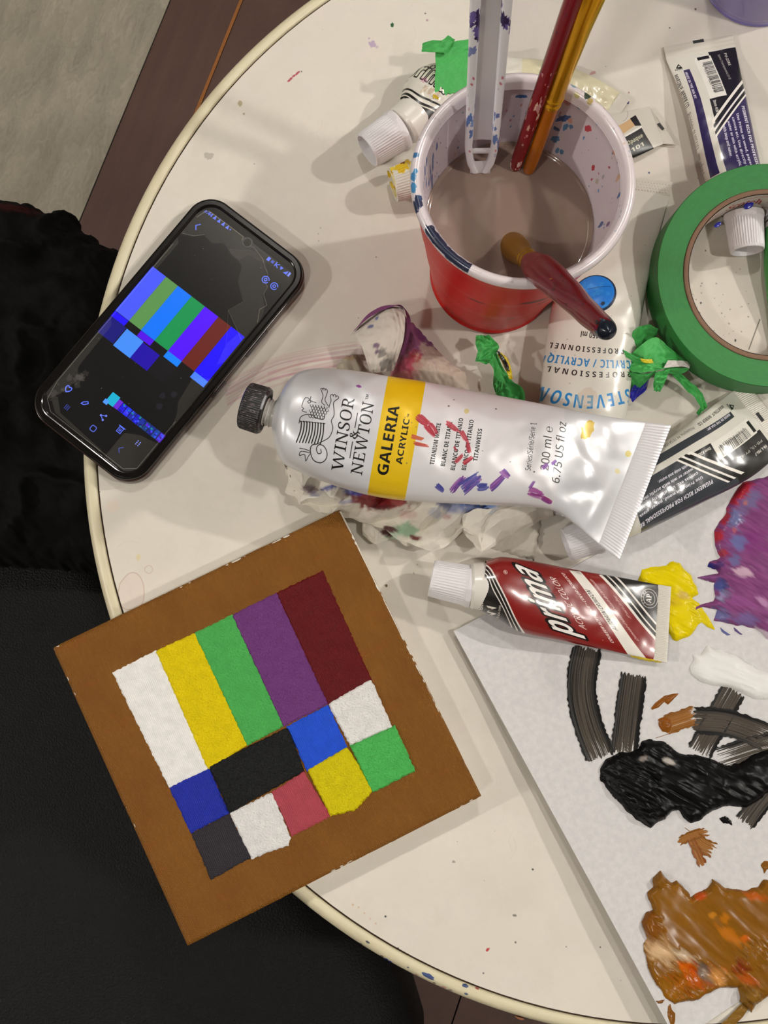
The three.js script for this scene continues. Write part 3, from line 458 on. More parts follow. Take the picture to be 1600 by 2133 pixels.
  part(cup, 'rinsing_water', water, phys('#947e72', 0.07, { ior: 1.33, clearcoat: 0.5, clearcoatRoughness: 0.03 }), 'cloudy brown-grey water');
}

// ------------------------------------------------------------------ brushes in the cup
/** round bar of changing radius along a line: stations [t, radius] */
function bar(a, b, stations, n = 28, flat = 1, side) {
  const d = b.clone().sub(a), dir = d.clone().normalize(), s0 = side ? side.clone() : V(0, 1, 0).cross(dir).normalize(); const s1 = dir.clone().cross(s0).normalize();
  const rad = (t) => { for (let i = 1; i < stations.length; i++) if (t <= stations[i][0]) { const q = (t - stations[i - 1][0]) / (stations[i][0] - stations[i - 1][0] || 1); return [mix(stations[i - 1][1], stations[i][1], q), mix(stations[i - 1][2] ?? flat, stations[i][2] ?? flat, q)]; } const e = stations[stations.length - 1]; return [e[1], e[2] ?? flat]; };
  const ts = []; for (let i = 1; i < stations.length; i++) { const k = Math.max(2, Math.round((stations[i][0] - stations[i - 1][0]) * 40)); for (let j = 0; j < k; j++) ts.push(mix(stations[i - 1][0], stations[i][0], j / k)); } ts.push(stations[stations.length - 1][0]);
  return surface((s, t) => { const q = ts[Math.round(s * (ts.length - 1))], [r, f] = rad(q), an = t * Math.PI * 2; return a.clone().addScaledVector(d, q).addScaledVector(s0, Math.cos(an) * r).addScaledVector(s1, Math.sin(an) * r * f); }, ts.length - 1, n, (s, t) => [t, ts[Math.round(s * (ts.length - 1))]], true);
}
{
  // red round brush, handle end in the water, speckled with dry paint
  const a = at(1072, 352, 0.069), b = at(1215, -60, 0.20), t = thing('paint_brush', 'round brush with a red handle flecked with pale dry paint, standing in the cup', 'paint brush', V(a.x, CUP.y + 0.06, a.z));
  const redMap = drawn(512, 1024, (x) => {
    seeded(14); x.fillStyle = '#7d1218'; x.fillRect(0, 0, 512, 1024);
    for (let i = 0; i < 70; i++) splat(x, rnd() * 512, rnd() * 1024, 2 + rnd() * 7, ['rgba(210,150,150,.75)', 'rgba(160,60,66,.6)', 'rgba(70,24,60,.55)', 'rgba(214,186,166,.7)'][i % 4], 0.7, 0.8 + rnd());
    for (let i = 0; i < 46; i++) splat(x, rnd() * 512, 560 + rnd() * 180, 6 + rnd() * 22, ['#c89a86', '#c4868a', '#b98a72', '#d4b39c', '#8a2a30'][i % 5], 0.9, 0.5 + rnd() * 0.5, 0.2);
    for (let i = 0; i < 30; i++) splat(x, rnd() * 512, 950 + rnd() * 70, 4 + rnd() * 14, ['#d4b8ac', '#b98a80', '#e0c8c0'][i % 3], 0.8);
  });
  part(t, 'handle', bar(a, b, [[0, 0.0012], [0.01, 0.0023], [0.03, 0.0029], [0.5, 0.0033], [1, 0.0036], [1.12, 0.0031]]), phys('#ffffff', 0.22, { map: redMap, specularIntensity: 0.5 }));
  part(t, 'ferrule', bar(a, b, [[1.1, 0.0033], [1.11, 0.0036], [1.25, 0.0036], [1.3, 0.0038], [1.301, 0.001]]), phys('#c9c5bc', 0.25, { metalness: 0.9 }), 'silver metal'); part(t, 'bristles', bar(a, b, [[1.295, 0.0034], [1.36, 0.0038], [1.42, 0.0024], [1.45, 0.0002]]), std('#5a4632', 0.8));
}
{
  const a = at(1100, 358, 0.069), b = at(1243, -40, 0.195), t = thing('paint_brush', 'flat brush with an amber handle and a shiny gold ferrule, standing in the cup', 'paint brush', V(a.x, CUP.y + 0.06, a.z));
  const side = V(1, 0.1, 0.25).normalize();
  part(t, 'handle', bar(a, b, [[0, 0.0008], [0.006, 0.0022], [0.02, 0.0028], [0.1, 0.003], [0.35, 0.0031], [0.42, 0.0031]]), phys('#a45a0c', 0.2, { specularIntensity: 0.5 }), 'amber lacquered wood');
  const fer = part(t, 'ferrule', bar(a, b, [[0.405, 0.0033], [0.41, 0.0038], [0.425, 0.0038], [0.43, 0.0035], [0.437, 0.0035], [0.442, 0.0039], [0.452, 0.004], [0.457, 0.0036], [0.6, 0.0039], [0.8, 0.0046, 0.75], [1, 0.006, 0.42]], 32, 1, side), phys('#e0a818', 0.2, { metalness: 0.8 }), 'polished gold metal');
  part(t, 'bristles', bar(a, b, [[0.995, 0.0054, 0.36], [1.06, 0.0062, 0.34], [1.14, 0.0058, 0.2], [1.16, 0.0052, 0.02]], 32, 1, side), std('#6a5236', 0.8));
  part(t, 'dry_paint_drip', bar(a.clone().lerp(b, 0.33).add(V(0.0005, 0.0032, 0.001)), a.clone().lerp(b, 0.365).add(V(-0.0002, 0.0032, 0.0006)), [[0, 0.0002], [0.3, 0.0005], [0.7, 0.0003], [1, 0.0006], [1.02, 0.0001]], 12, 0.5), std('#d9c8b4', 0.4));
}
{
  // stout brush leaning over the rim, its gold ferrule just above the water
  const a = at(1076, 520, 0.074), b = at(1270, 693, 0.205), t = thing('stubby_paint_brush', 'stout brush with a dark red three-sided handle and gold ferrule leaning over the cup rim', 'paint brush', V(a.x, CUP.y + 0.06, a.z));
  const d = b.clone().sub(a);
  const low = a.clone().addScaledVector(d, -0.14);
  part(t, 'bristles', bar(low, a, [[0, 0.001], [0.3, 0.0035], [0.8, 0.0045], [1.05, 0.0045]], 20, 0.7), std('#4a3a30', 0.8));
  part(t, 'ferrule', bar(a, b, [[-0.06, 0.0066], [0, 0.0062], [0.08, 0.0048], [0.13, 0.0044], [0.135, 0.0047], [0.15, 0.0047], [0.155, 0.0043], [0.165, 0.0043], [0.17, 0.0047], [0.185, 0.0047], [0.19, 0.0043], [0.21, 0.0045]], 32), phys('#b4841f', 0.38, { metalness: 0.85 }), 'dull gold metal');
  const dir = d.clone().normalize(), s0 = V(0, 1, 0).cross(dir).normalize(), s1 = dir.clone().cross(s0).normalize();
  const prof = (q) => { const P = [[0.2, 0.0046], [0.24, 0.0058], [0.32, 0.0066], [0.44, 0.0066], [0.6, 0.0058], [0.8, 0.0047], [0.93, 0.0041], [0.97, 0.0038], [0.985, 0.0032], [0.995, 0.0019], [1, 0.00002]]; for (let i = 1; i < P.length; i++) if (q <= P[i][0]) return mix(P[i - 1][1], P[i][1], smooth(P[i - 1][0], P[i][0], q)); return 0.001; };
  const grip = surface((s, tt) => { const q = 0.2 + 0.8 * s, an = tt * Math.PI * 2, k = smooth(0.22, 0.34, q) * (1 - smooth(0.6, 0.85, q)), r = prof(q) * (1 + k * 0.16 * Math.cos(3 * (an - 0.9)) - k * 0.05); return a.clone().addScaledVector(d, q).addScaledVector(s0, Math.cos(an) * r).addScaledVector(s1, Math.sin(an) * r); }, 70, 60, (s, tt) => [tt, s], true);
  const gm = drawn(256, 512, (x) => { seeded(23); x.fillStyle = '#6c101a'; x.fillRect(0, 0, 256, 512); for (let i = 0; i < 60; i++) splat(x, rnd() * 256, rnd() * 512, 2 + rnd() * 6, ['rgba(150,50,60,.25)', 'rgba(60,8,20,.4)'][i % 2], 0.6, 0.6); for (let i = 0; i < 34; i++) splat(x, rnd() * 256, rnd() * 26, 3 + rnd() * 9, ['#1a2028', '#20303a', '#2a2026', '#41505a'][i % 4], 0.6); x.fillStyle = '#171c26'; x.fillRect(0, 0, 256, 14); splat(x, 90, 300, 3, '#9a6a20', 0.5); });
  part(t, 'handle', grip, phys('#ffffff', 0.2, { map: gm, ior: 1.3 }), 'dark red translucent plastic');
}
{
  // white plastic brush handle: two rails, a thin web between them, a pointed end with a hole
  const a = at(1000, 350, 0.0712), b = at(1028, -70, 0.205), t = thing('plastic_brush', 'translucent white plastic brush handle stained purple and blue, standing in the cup', 'paint brush', V(a.x, CUP.y + 0.06, a.z));
  const d = b.clone().sub(a), dir = d.clone().normalize(), side = V(1, 0, 0).addScaledVector(dir, -dir.x).normalize(), up = dir.clone().cross(side).normalize(); if (up.z < 0) up.negate();
  const pt = (q, s, n) => a.clone().addScaledVector(d, q).addScaledVector(side, s).addScaledVector(up, n);
  const stain = (s) => drawn(128, 1024, (x) => {
    seeded(s); x.fillStyle = '#f3f0f3'; x.fillRect(0, 0, 128, 1024);
    for (let i = 0; i < 20; i++) splat(x, rnd() * 128, rnd() * 1024, 4 + rnd() * 10, ['rgba(180,120,140,.35)', 'rgba(120,130,190,.35)', 'rgba(230,226,230,.5)'][i % 3], 0.8, 0.5);
    for (let i = 0; i < 16; i++) splat(x, rnd() * 128, 40 + rnd() * 230, 8 + rnd() * 26, ['#3c1d66', '#4a2a7a', '#2a1550', '#6a5aa0'][i % 4], 0.9, 0.5);
    for (let i = 0; i < 9; i++) splat(x, rnd() * 128, (s === 51 ? 330 : 640) + rnd() * 60, 8 + rnd() * 16, ['#7f8cc0', '#6a7ab8'][i % 2], 0.9, 0.5);
    for (let i = 0; i < 16; i++) splat(x, 20 + rnd() * 90, (s === 51 ? 610 : 690) + rnd() * 190, 8 + rnd() * 20, ['#6f8fca', '#7d7fb8', '#8aa4d4', '#5f7fc0'][i % 4], 0.9, 0.4);
    for (const [p, q] of [[60, 470], [64, 500], [60, 880]]) splat(x, p, q, 8, 'rgba(196,70,86,.7)', 0.9, 0.4, 0.2);
  });
  const plastic = (map) => phys('#ffffff', 0.35, { map });
  const rail = (k) => surface((s, tt) => { const an = tt * Math.PI * 2, q = s, w = mix(0.0016, 0.0021, q), cx = k * (0.0058 - 0.0016 * smooth(0.16, 0, q) - 0.0024 * smooth(0.06, -0.03, q)), co = Math.cos(an), si = Math.sin(an); return pt(q, cx + Math.sign(co) * Math.abs(co) ** 0.6 * w, 0.0005 + Math.sign(si) * Math.abs(si) ** 0.6 * 0.0024); }, 60, 24, (s, tt) => [(tt + 0.25) % 1.0001, s], true);
  part(t, 'left_rail', rail(-1), plastic(stain(51)), 'white rail stained purple and blue'); part(t, 'right_rail', rail(1), plastic(stain(52)), 'white rail stained purple and blue');
  const web = surface((s, tt) => pt(mix(0.16, 1, s), mix(-0.0048, 0.0048, tt), -0.0012 + 0.0002 * Math.cos(tt * 6.28)), 30, 8, (s, tt) => [tt, s]);
  part(t, 'web', web, phys('#e8e5e7', 0.35, { transmission: 0.12, thickness: 0 }), 'recessed translucent web');
  const bridge = (q0, q1, n) => surface((s, tt) => pt(mix(q0, q1, s), mix(-0.0046, 0.0046, tt), n + 0.0008 * Math.sin(s * Math.PI)), 8, 10);
  part(t, 'end_bridge', merged([bridge(0.10, 0.135, 0.0008), bridge(-0.06, 0.06, 0.0012)]), phys('#e2dee0', 0.35));
  part(t, 'head', bar(a, b, [[0.985, 0.0001, 0.5], [0.986, 0.0078, 0.42], [1.03, 0.0082, 0.45], [1.06, 0.0066, 0.5], [1.09, 0.0048, 0.8], [1.2, 0.0044, 0.8], [1.26, 0.002, 0.8], [1.27, 0.0001]], 32, 1, side), phys('#e2dee2', 0.35));
  const tip = surface((s, tt) => { const an = tt * Math.PI * 2, w = mix(0.0052, 0.0038, s); return pt(-0.03 - 0.09 * s, Math.cos(an) * w, Math.sin(an) * 0.0016); }, 8, 24);
  part(t, 'tip', tip, phys('#d9d6d8', 0.35, { transmission: 0.1, thickness: 0 }));
}
// ------------------------------------------------------------------ paint tubes
/** tube body from stations {T, B: the two outline points, y: height of the middle, b: half thickness}; s runs from the shoulder to the sealed end */
function tubeBody(stations, { ns = 90, nt = 72, dent = () => 0 } = {}) {
  const T = stations.map((q) => at(...q.T, q.y)), B = stations.map((q) => at(...q.B, q.y));
  const C = new THREE.CatmullRomCurve3(T.map((p, i) => p.clone().add(B[i]).multiplyScalar(0.5)), false, 'centripetal'), n = stations.length - 1;
  const W = new THREE.CatmullRomCurve3(T.map((p, i) => B[i].clone().sub(p).multiplyScalar(0.5)), false, 'catmullrom', 0.5);
  const bs = new THREE.SplineCurve(stations.map((q) => new THREE.Vector2(q.b, q.q ?? 0.85)));
  const len = [0]; let prev = C.getPoint(0); for (let i = 1; i <= 400; i++) { const p = C.getPoint(i / 400); len.push(len[i - 1] + Math.hypot(p.x - prev.x, p.z - prev.z)); prev = p; }
  const L = len[400], at01 = (s) => { let i = 1; while (i < 400 && len[i] < s * L) i++; return (i - 1 + (s * L - len[i - 1]) / (len[i] - len[i - 1] || 1)) / 400; };
  let wmax = 0; for (let i = 0; i <= 60; i++) wmax = Math.max(wmax, W.getPoint(i / 60).length());
  const ring = (s) => { const k = at01(s); return { c: C.getPoint(k), w: W.getPoint(k), b: bs.getPoint(k) }; };
  const cache = Array.from({ length: ns + 1 }, (_, i) => ring(i / ns));
  const geo = surface((s, t) => {
    const { c, w, b } = cache[Math.round(s * ns)], a = -Math.PI / 2 + t * Math.PI * 2, co = Math.cos(a), si = Math.sin(a);
    const p = c.clone().addScaledVector(w, co); p.y += Math.sign(si) * Math.abs(si) ** b.y * Math.max(b.x, 0.0002); if (si > 0) p.y += dent(s * L, co * w.length(), si); return p;
  }, ns, nt, (s, t) => { const { w } = cache[Math.round(s * ns)]; return [s, 0.5 - 0.5 * Math.cos(-Math.PI / 2 + t * Math.PI * 2) * w.length() / wmax]; }, true);
  return { geo, L, wmax, ring, dir0: C.getPoint(0.04).sub(C.getPoint(0)).normalize(), end: C.getPoint(0) };
}
/** print of a tube, drawn in millimetres: x from the shoulder, y across with 0 on the middle line */
function tubePrint(body, ppm, draw) {
  const w = Math.min(2048, Math.round(body.L * 1000 * ppm)), h = Math.min(2048, Math.round(body.wmax * 2000 * ppm));
  return drawn(w, h, (x) => { x.setTransform(w / (body.L * 1000), 0, 0, h / (body.wmax * 2000), 0, h / 2); draw(x, body.L * 1000, body.wmax * 1000); });
}
/** flat ribbed seal between two outline edges */
function seal(T0, B0, y0, T1, B1, y1, ribs, across = false, thick = 0.0006) {
  const a = at(...T0, y0), b = at(...B0, y0), c = at(...T1, y1), d = at(...B1, y1), P = (s, t) => a.clone().lerp(b, t).lerp(c.clone().lerp(d, t), s);
  const wave = (s, t) => 0.00022 * Math.abs(Math.sin((across ? s : t) * ribs * Math.PI)) * smooth(0, 0.06, s) * smooth(1, 0.94, s);
  const up = surface((s, t) => { const p = P(s, t); p.y += thick / 2 + wave(s, t); return p; }, across ? ribs * 4 : 8, across ? 16 : ribs * 4), dn = surface((s, t) => { const p = P(1 - s, t); p.y -= thick / 2; return p; }, 4, 4);
  const rimPts = [[0, 0, 1, 0], [1, 0, 1, 1], [1, 1, 0, 1], [0, 1, 0, 0]].map(([s0, t0, s1, t1]) => surface((s, t) => { const p = P(mix(s0, s1, s), mix(t0, t1, s)); p.y += mix(thick / 2, -thick / 2, t); return p; }, 6, 1));
  return merged([up, dn, ...rimPts]);
}
/** ribbed screw cap with a hollow end, pointing along dir from its base */
function screwCap(base, dir, r0, r1, len, ribs = 40, recess = 0.5, lip = 0.0006) {
  const d = dir.clone().normalize(), s0 = Math.abs(d.y) < 0.9 ? V(0, 1, 0).cross(d).normalize() : V(1, 0, 0), s1 = d.clone().cross(s0).normalize();
  const prof = [[0.0, r0 * 0.55, 0], [0.0, r0 * 1.02, 0], [0.06, r0 * 1.04, 0], [0.12, r0 * 1.03, 0], [0.15, r0, 0], [0.2, mix(r0, r1, 0.2), 1], [0.5, mix(r0, r1, 0.5), 1], [0.9, mix(r0, r1, 0.9), 1], [0.95, r1, 0], [0.99, r1 - lip * 0.25, 0], [1.0, r1 - lip * 0.6, 0], [1.0, r1 - lip * 1.4, 0], [0.97, r1 - lip * 1.8, 0], [1 - recess * 0.5, r1 - lip * 2.1, 0], [1 - recess, r1 - lip * 2.6, 0], [1 - recess, 0.0001, 0]];
  const n = ribs * 6;
  return toCreasedNormals(bare(surface((s, t) => { const [q, r, rb] = prof[Math.round(s * (prof.length - 1))], a = t * Math.PI * 2, m = rb ? 1 - 0.035 * Math.abs(Math.sin(a * ribs / 2)) ** 0.6 : 1; return base.clone().addScaledVector(d, q * len).addScaledVector(s0, Math.cos(a) * r * m).addScaledVector(s1, Math.sin(a) * r * m); }, prof.length - 1, n)), 0.6);
}
const capWhite = phys('#dcd8da', 0.4, { clearcoat: 0.25, clearcoatRoughness: 0.3 });
const shoulderWhite = phys('#dad5cd', 0.35, { clearcoat: 0.4, clearcoatRoughness: 0.2 });
const sealWhite = phys('#cfc9bd', 0.35, { clearcoat: 0.4, clearcoatRoughness: 0.2 });
const rod = (a, b, r0, r1, n = 40) => bar(a, b, [[0, r0], [1, r1]], n);

// --- large pearl tube with a yellow band
{
  const st = [
    { T: [578, 833], B: [566, 893], y: 0.041, b: 0.0068, q: 1 }, { T: [583, 826], B: [568, 902], y: 0.041, b: 0.0085, q: 1 }, { T: [598, 800], B: [573, 930], y: 0.0405, b: 0.0138, q: 0.95 }, { T: [622, 778], B: [587, 962], y: 0.040, b: 0.0168, q: 0.9 }, { T: [665, 769], B: [632, 986], y: 0.0395, b: 0.017, q: 0.85 },
    { T: [730, 773], B: [690, 1008], y: 0.039, b: 0.0158, q: 0.85 }, { T: [808, 785], B: [765, 1030], y: 0.0385, b: 0.0150, q: 0.85 }, { T: [886, 797], B: [843, 1042], y: 0.038, b: 0.0138, q: 0.85 }, { T: [1020, 822], B: [985, 1050], y: 0.0365, b: 0.0118, q: 0.8 },
    { T: [1165, 850], B: [1142, 1060], y: 0.0345, b: 0.0090, q: 0.8 }, { T: [1250, 865], B: [1195, 1090], y: 0.0315, b: 0.0052, q: 0.8 }, { T: [1345, 880], B: [1247, 1133], y: 0.0275, b: 0.0006, q: 0.8 }];
  const fold = (s, t, s0, t0, s1, t1, w, h) => { const ex = s1 - s0, et = t1 - t0, k = clamp(((s - s0) * ex + (t - t0) * et) / (ex * ex + et * et)), q = Math.hypot(s - s0 - ex * k, t - t0 - et * k); return h * Math.exp(-((q / w) ** 2)) * Math.sin(Math.PI * clamp(0.08 + k * 0.9)); };
  const body = tubeBody(st, { ns: 180, nt: 120, dent: (s, t, up) => { const m = 1000, S = s * m, T = t * m; return up * (
    fold(S, T, 24, -24, 38, -14, 3.2, -0.0011) + fold(S, T, 26, 24, 44, 27, 2.2, -0.0016) + fold(S, T, 27, 25, 20, 12, 3, -0.0009) + fold(S, T, 30, 22, 16, 20, 2.6, 0.0006)
    + fold(S, T, 137, 17, 163, 6, 3.2, -0.0014) + fold(S, T, 140, -8, 165, 12, 3.4, 0.0011) + fold(S, T, 150, -26, 160, -8, 3.5, 0.0010) + fold(S, T, 143, -22, 150, 6, 4, -0.0012) + fold(S, T, 158, 28, 163, 6, 3, 0.0010) + fold(S, T, 150, 22, 167, 34, 3, -0.0008)
    + 0.0007 * fbm(S / 26, T / 22 + 3, 2) * smooth(4, 24, S)); } });
  const t = thing('large_paint_tube', 'large pearly white tube of acrylic paint with a yellow band and black cap', 'paint tube', V(at(950, 930, 0.02).x, 0.018, at(950, 930, 0.02).z));
  const print = tubePrint(body, 11, (x, L, W) => {
    x.fillStyle = '#d2d2d5'; x.fillRect(0, -W, L, 2 * W);
    x.fillStyle = '#dbd8da'; x.fillRect(67, -W, 68, 2 * W);
    x.fillStyle = '#e2bb10'; x.fillRect(49.3, -W, 17.6, 2 * W);
    line(x, 'WINSOR', 36.2, 22.6, 36.2, -11.2, 5.4, '', 'serif'); line(x, 'NEWTON', 45.4, 22.4, 45.4, -11.4, 5.4, '', 'serif');
    x.save(); x.fillStyle = '#000'; line(x, '&', 40.0, 7.3, 40.0, 3.4, 3.2, 'bold', 'serif'); path(x, [[38.6, 16], [38.6, 8.4]], null, '#000', 0.35); path(x, [[38.6, 2.2], [38.6, -5.2]], null, '#000', 0.35); x.restore();
    line(x, 'TM', 42.2, -12.4, 42.2, -15, 1.2); line(x, 'GALERIA', 57.0, 20.6, 57.0, -12.2, 5.0); line(x, 'ACRYLIC', 62.6, 14.4, 62.6, -7, 2.9); line(x, 'TM', 62, -7.6, 62, -9.4, 0.9);
    line(x, 'TITANIUM WHITE', 77.2, 12.6, 77.2, -7.2, 2.0); line(x, 'BLANC DE TITANE', 82.2, 12.7, 82.2, -8.6, 2.0); line(x, 'BLANCO DE TITANIO', 87.0, 14, 87.0, -11, 2.0); line(x, 'BIANCO DI TITANIO', 92.0, 13.4, 92.0, -10.8, 2.0); line(x, 'TITANWEISS', 96.6, 8.5, 96.6, -7.1, 2.0);
    line(x, 'Series/Série/Serie 1', 121.6, 9.8, 121.6, -13.4, 2.6, '', 'sans-serif', '#222'); line(x, '200 ml ℮', 129.8, 8.7, 129.8, -13, 3.9, '', 'sans-serif', '#111'); line(x, '6.75 US fl oz', 136.0, 13.2, 136.0, -16.6, 3.9, '', 'sans-serif', '#111');
    // winged beast in thin black lines
    x.save(); x.translate(15.3, -6.9); x.rotate(-10 * Math.PI / 180); x.scale(1 / 4.63 / 3.333, 1 / 4.63 / 3.333); x.translate(-(643 - 480) * 3.333, -(835 - 740) * 3.333);
    const K = '#0c0c0c', b = 4.5, C = (p, w = b) => curve(x, p, K, w);
    C([[528, 316], [512, 340], [504, 366], [500, 384], [512, 398], [502, 408], [508, 418], [532, 424]]); C([[528, 316], [546, 320], [560, 336], [576, 346], [600, 352]]); C([[540, 350], [552, 336], [564, 348], [552, 358], [545, 352]]); C([[560, 330], [566, 308]]);
    for (let r = 0; r < 5; r++) for (let i = 0; i < 6 - (r > 2 ? 1 : 0); i++) { const px = 568 + i * 20 + (r % 2) * 10 - r * 3, py = 368 + r * 19 + i * 2; C([[px - 9, py], [px - 6, py + 13], [px + 2, py + 17], [px + 9, py + 12], [px + 9, py]], 3.6); }
    C([[640, 258], [650, 300], [640, 345], [662, 368]]); C([[682, 268], [672, 300], [664, 330], [686, 372]]); C([[640, 258], [636, 246], [646, 242], [652, 256]]); C([[652, 252], [654, 240], [664, 244], [666, 258]]); C([[666, 252], [672, 244], [680, 252], [682, 268]]);
    C([[700, 300], [706, 330], [696, 360], [690, 384]]); C([[756, 312], [724, 344], [726, 400], [724, 440], [706, 478], [716, 528], [690, 590], [640, 622], [600, 640]], 5); C([[700, 300], [708, 286], [718, 284], [722, 298]]); C([[722, 292], [732, 282], [740, 290], [740, 302]]); C([[740, 298], [752, 292], [760, 302], [756, 312]]);
    C([[478, 500], [490, 458], [528, 440], [572, 444], [600, 462], [648, 470], [660, 440]], 5);
    for (let i = 0; i < 9; i++) { const q = i * 20; C([[488 + q, 486 + i * 1.5], [494 + q * 0.98, 500 + i], [484 + q * 1.0, 560 + i * 2], [456 + q * 1.05, 628 + i * 1.5]], 8); C([[488 + q, 486 + i * 1.5], [500 + q, 488 + i * 1.5]], 5); }
    C([[600, 640], [562, 650], [550, 690], [570, 744], [620, 762], [660, 742], [672, 700], [652, 656], [616, 644], [596, 668], [604, 700], [628, 698], [626, 676]], 6);
    C([[550, 690], [520, 678], [476, 668]]); C([[546, 700], [514, 692], [482, 690], [472, 714], [508, 710], [514, 750], [534, 722], [546, 708]]);
    x.restore();
    // wet paint smeared on the print
    seeded(60);
    const RED = ['#b8404e', '#a83242', '#c45a62', '#a02c3c'], VIO = ['#7d4592', '#8d55a0', '#6a3a86', '#9c6aac', '#5a4494'], BLU = ['#4a4a98', '#5a54a0', '#3f4490', '#6a68ac'];
    smear(x, 68.6, -7.2, 6.4, 3.4, 0.5, RED, 14); smear(x, 73.2, -3.6, 6.5, 3.8, 0.75, RED, 14); smear(x, 67.4, 1.2, 5.5, 1.6, 0.1, ['#c86a3a', '#bf5546'], 8); smear(x, 69.8, 4.2, 7, 1.4, 0.05, ['#c8583c', '#b14a44'], 8);
    smear(x, 82.6, -6.2, 7, 2.0, 0.55, RED, 9); smear(x, 88.4, -2.6, 6.4, 1.8, 0.9, RED, 9); smear(x, 91.4, 2.6, 5, 1.5, 1.2, RED, 8); smear(x, 88.2, 8.2, 5, 1.6, -0.9, RED, 8); smear(x, 92.2, 8.6, 5, 1.8, -0.8, RED, 8); smear(x, 85.6, 4, 2.4, 0.8, 0.9, RED, 5);
    smear(x, 81.8, 22.3, 4.2, 2.2, 0.5, BLU, 12); smear(x, 89.4, 19.6, 8.5, 2.6, -1.0, VIO, 14); smear(x, 95.4, 18.2, 10, 5.6, -0.75, [...VIO, ...BLU], 26); smear(x, 101, 19.6, 5, 3, -0.2, BLU, 12); smear(x, 107.4, 16.6, 9, 3.0, -0.9, VIO, 16); smear(x, 110.4, 12.4, 4.4, 2.4, 0.6, VIO, 10);
    smear(x, 125.6, 19.2, 7, 3.6, 0.15, ['#9a4a90', '#86387e', '#b06aa6', '#a85a9c'], 16); smear(x, 131.2, 21.4, 4.5, 1.8, 0.3, ['#9a3a70', '#8a4088'], 8); smear(x, 123, 16, 4, 1, -1.1, VIO, 6); smear(x, 128, 6.5, 3.2, 1.6, -0.8, VIO, 8); smear(x, 132, 4, 3, 1.2, -0.8, VIO, 6);
    splat(x, 88, -14.6, 1.2, 'rgba(206,192,120,.8)', 0.3); splat(x, 145.5, -17, 2.4, '#c2a648', 0.4, 2.2, 1.8); splat(x, 166, -14, 1.5, 'rgba(206,190,110,.9)', 0.3); splat(x, 164, -4, 1.2, 'rgba(214,200,140,.8)', 0.4); splat(x, 37, -18, 0.7, '#8d4a94', 0.6, 1.8);
    for (let i = 0; i < 14; i++) splat(x, 20 + rnd() * 110, -20 + rnd() * 40, 0.2 + rnd() * 0.25, '#6a5a60', 0.4);
  });
  part(t, 'tube_body', body.geo, phys('#ffffff', 0.34, { map: print, metalness: 0.22, clearcoat: 0.35, clearcoatRoughness: 0.16 }), 'pearly metallic tube printed in black');
  part(t, 'crimped_end', seal([1345, 880], [1247, 1133], 0.0275, [1398, 886], [1290, 1166], 0.0265, 46), phys('#d4d1d4', 0.3, { metalness: 0.22, clearcoat: 0.5, clearcoatRoughness: 0.16 }));
  const nk = body.end.clone(), ax = body.dir0.clone().negate();
  const thread = rod(nk.clone().addScaledVector(ax, -0.002), nk.clone().addScaledVector(ax, 0.006), 0.0062, 0.0058), neck = part(t, 'neck', thread, phys('#c9c4bc', 0.3, { clearcoat: 0.4 }));
  for (let i = 0; i < 3; i++) part(neck, 'thread_ring', bar(nk.clone().addScaledVector(ax, 0.0006 + i * 0.0016), nk.clone().addScaledVector(ax, 0.0014 + i * 0.0016), [[0, 0.0062], [0.5, 0.0067], [1, 0.0062]], 40), shoulderWhite);
  const capMap = computed(256, 128, (i, j) => { const n = fbm(i / 14, j / 14, 3); return n > 0.32 ? [0.42, 0.36, 0.40] : mix3([0.055, 0.053, 0.056], [0.10, 0.095, 0.10], 0.5 + 0.5 * n); }, true);
  const cb = nk.clone().addScaledVector(ax, 0.0042);
  part(t, 'screw_cap', (() => { // its open skirt faces the tube: ribbed drum with a hollow collar
    const d = ax.clone(), s0 = V(0, 1, 0).cross(d).normalize(), s1 = d.clone().cross(s0).normalize(), P = [[0.003, 0.006, 0], [0.0, 0.0092, 0], [0.0002, 0.0106, 0], [0.0012, 0.0112, 0], [0.0018, 0.0113, 1], [0.0065, 0.0112, 1], [0.0095, 0.0111, 1], [0.0104, 0.0107, 0], [0.0109, 0.0098, 0], [0.011, 0.0001, 0]];
    const n = 72 * 5; return toCreasedNormals(bare(surface((s, tt) => { const [q, r, rb] = P[Math.round(s * (P.length - 1))], a = tt * Math.PI * 2, m = rb ? 1 - 0.02 * Math.abs(Math.sin(a * 36)) ** 0.7 : 1; return cb.clone().addScaledVector(d, q).addScaledVector(s0, Math.cos(a) * r * m).addScaledVector(s1, Math.sin(a) * r * m); }, P.length - 1, n, (s, tt) => [tt * 2, s])), 0.5);
  })(), phys('#ffffff', 0.4, { map: capMap, clearcoat: 0.3, clearcoatRoughness: 0.3 }), 'black ribbed screw cap scuffed with pale paint');
}

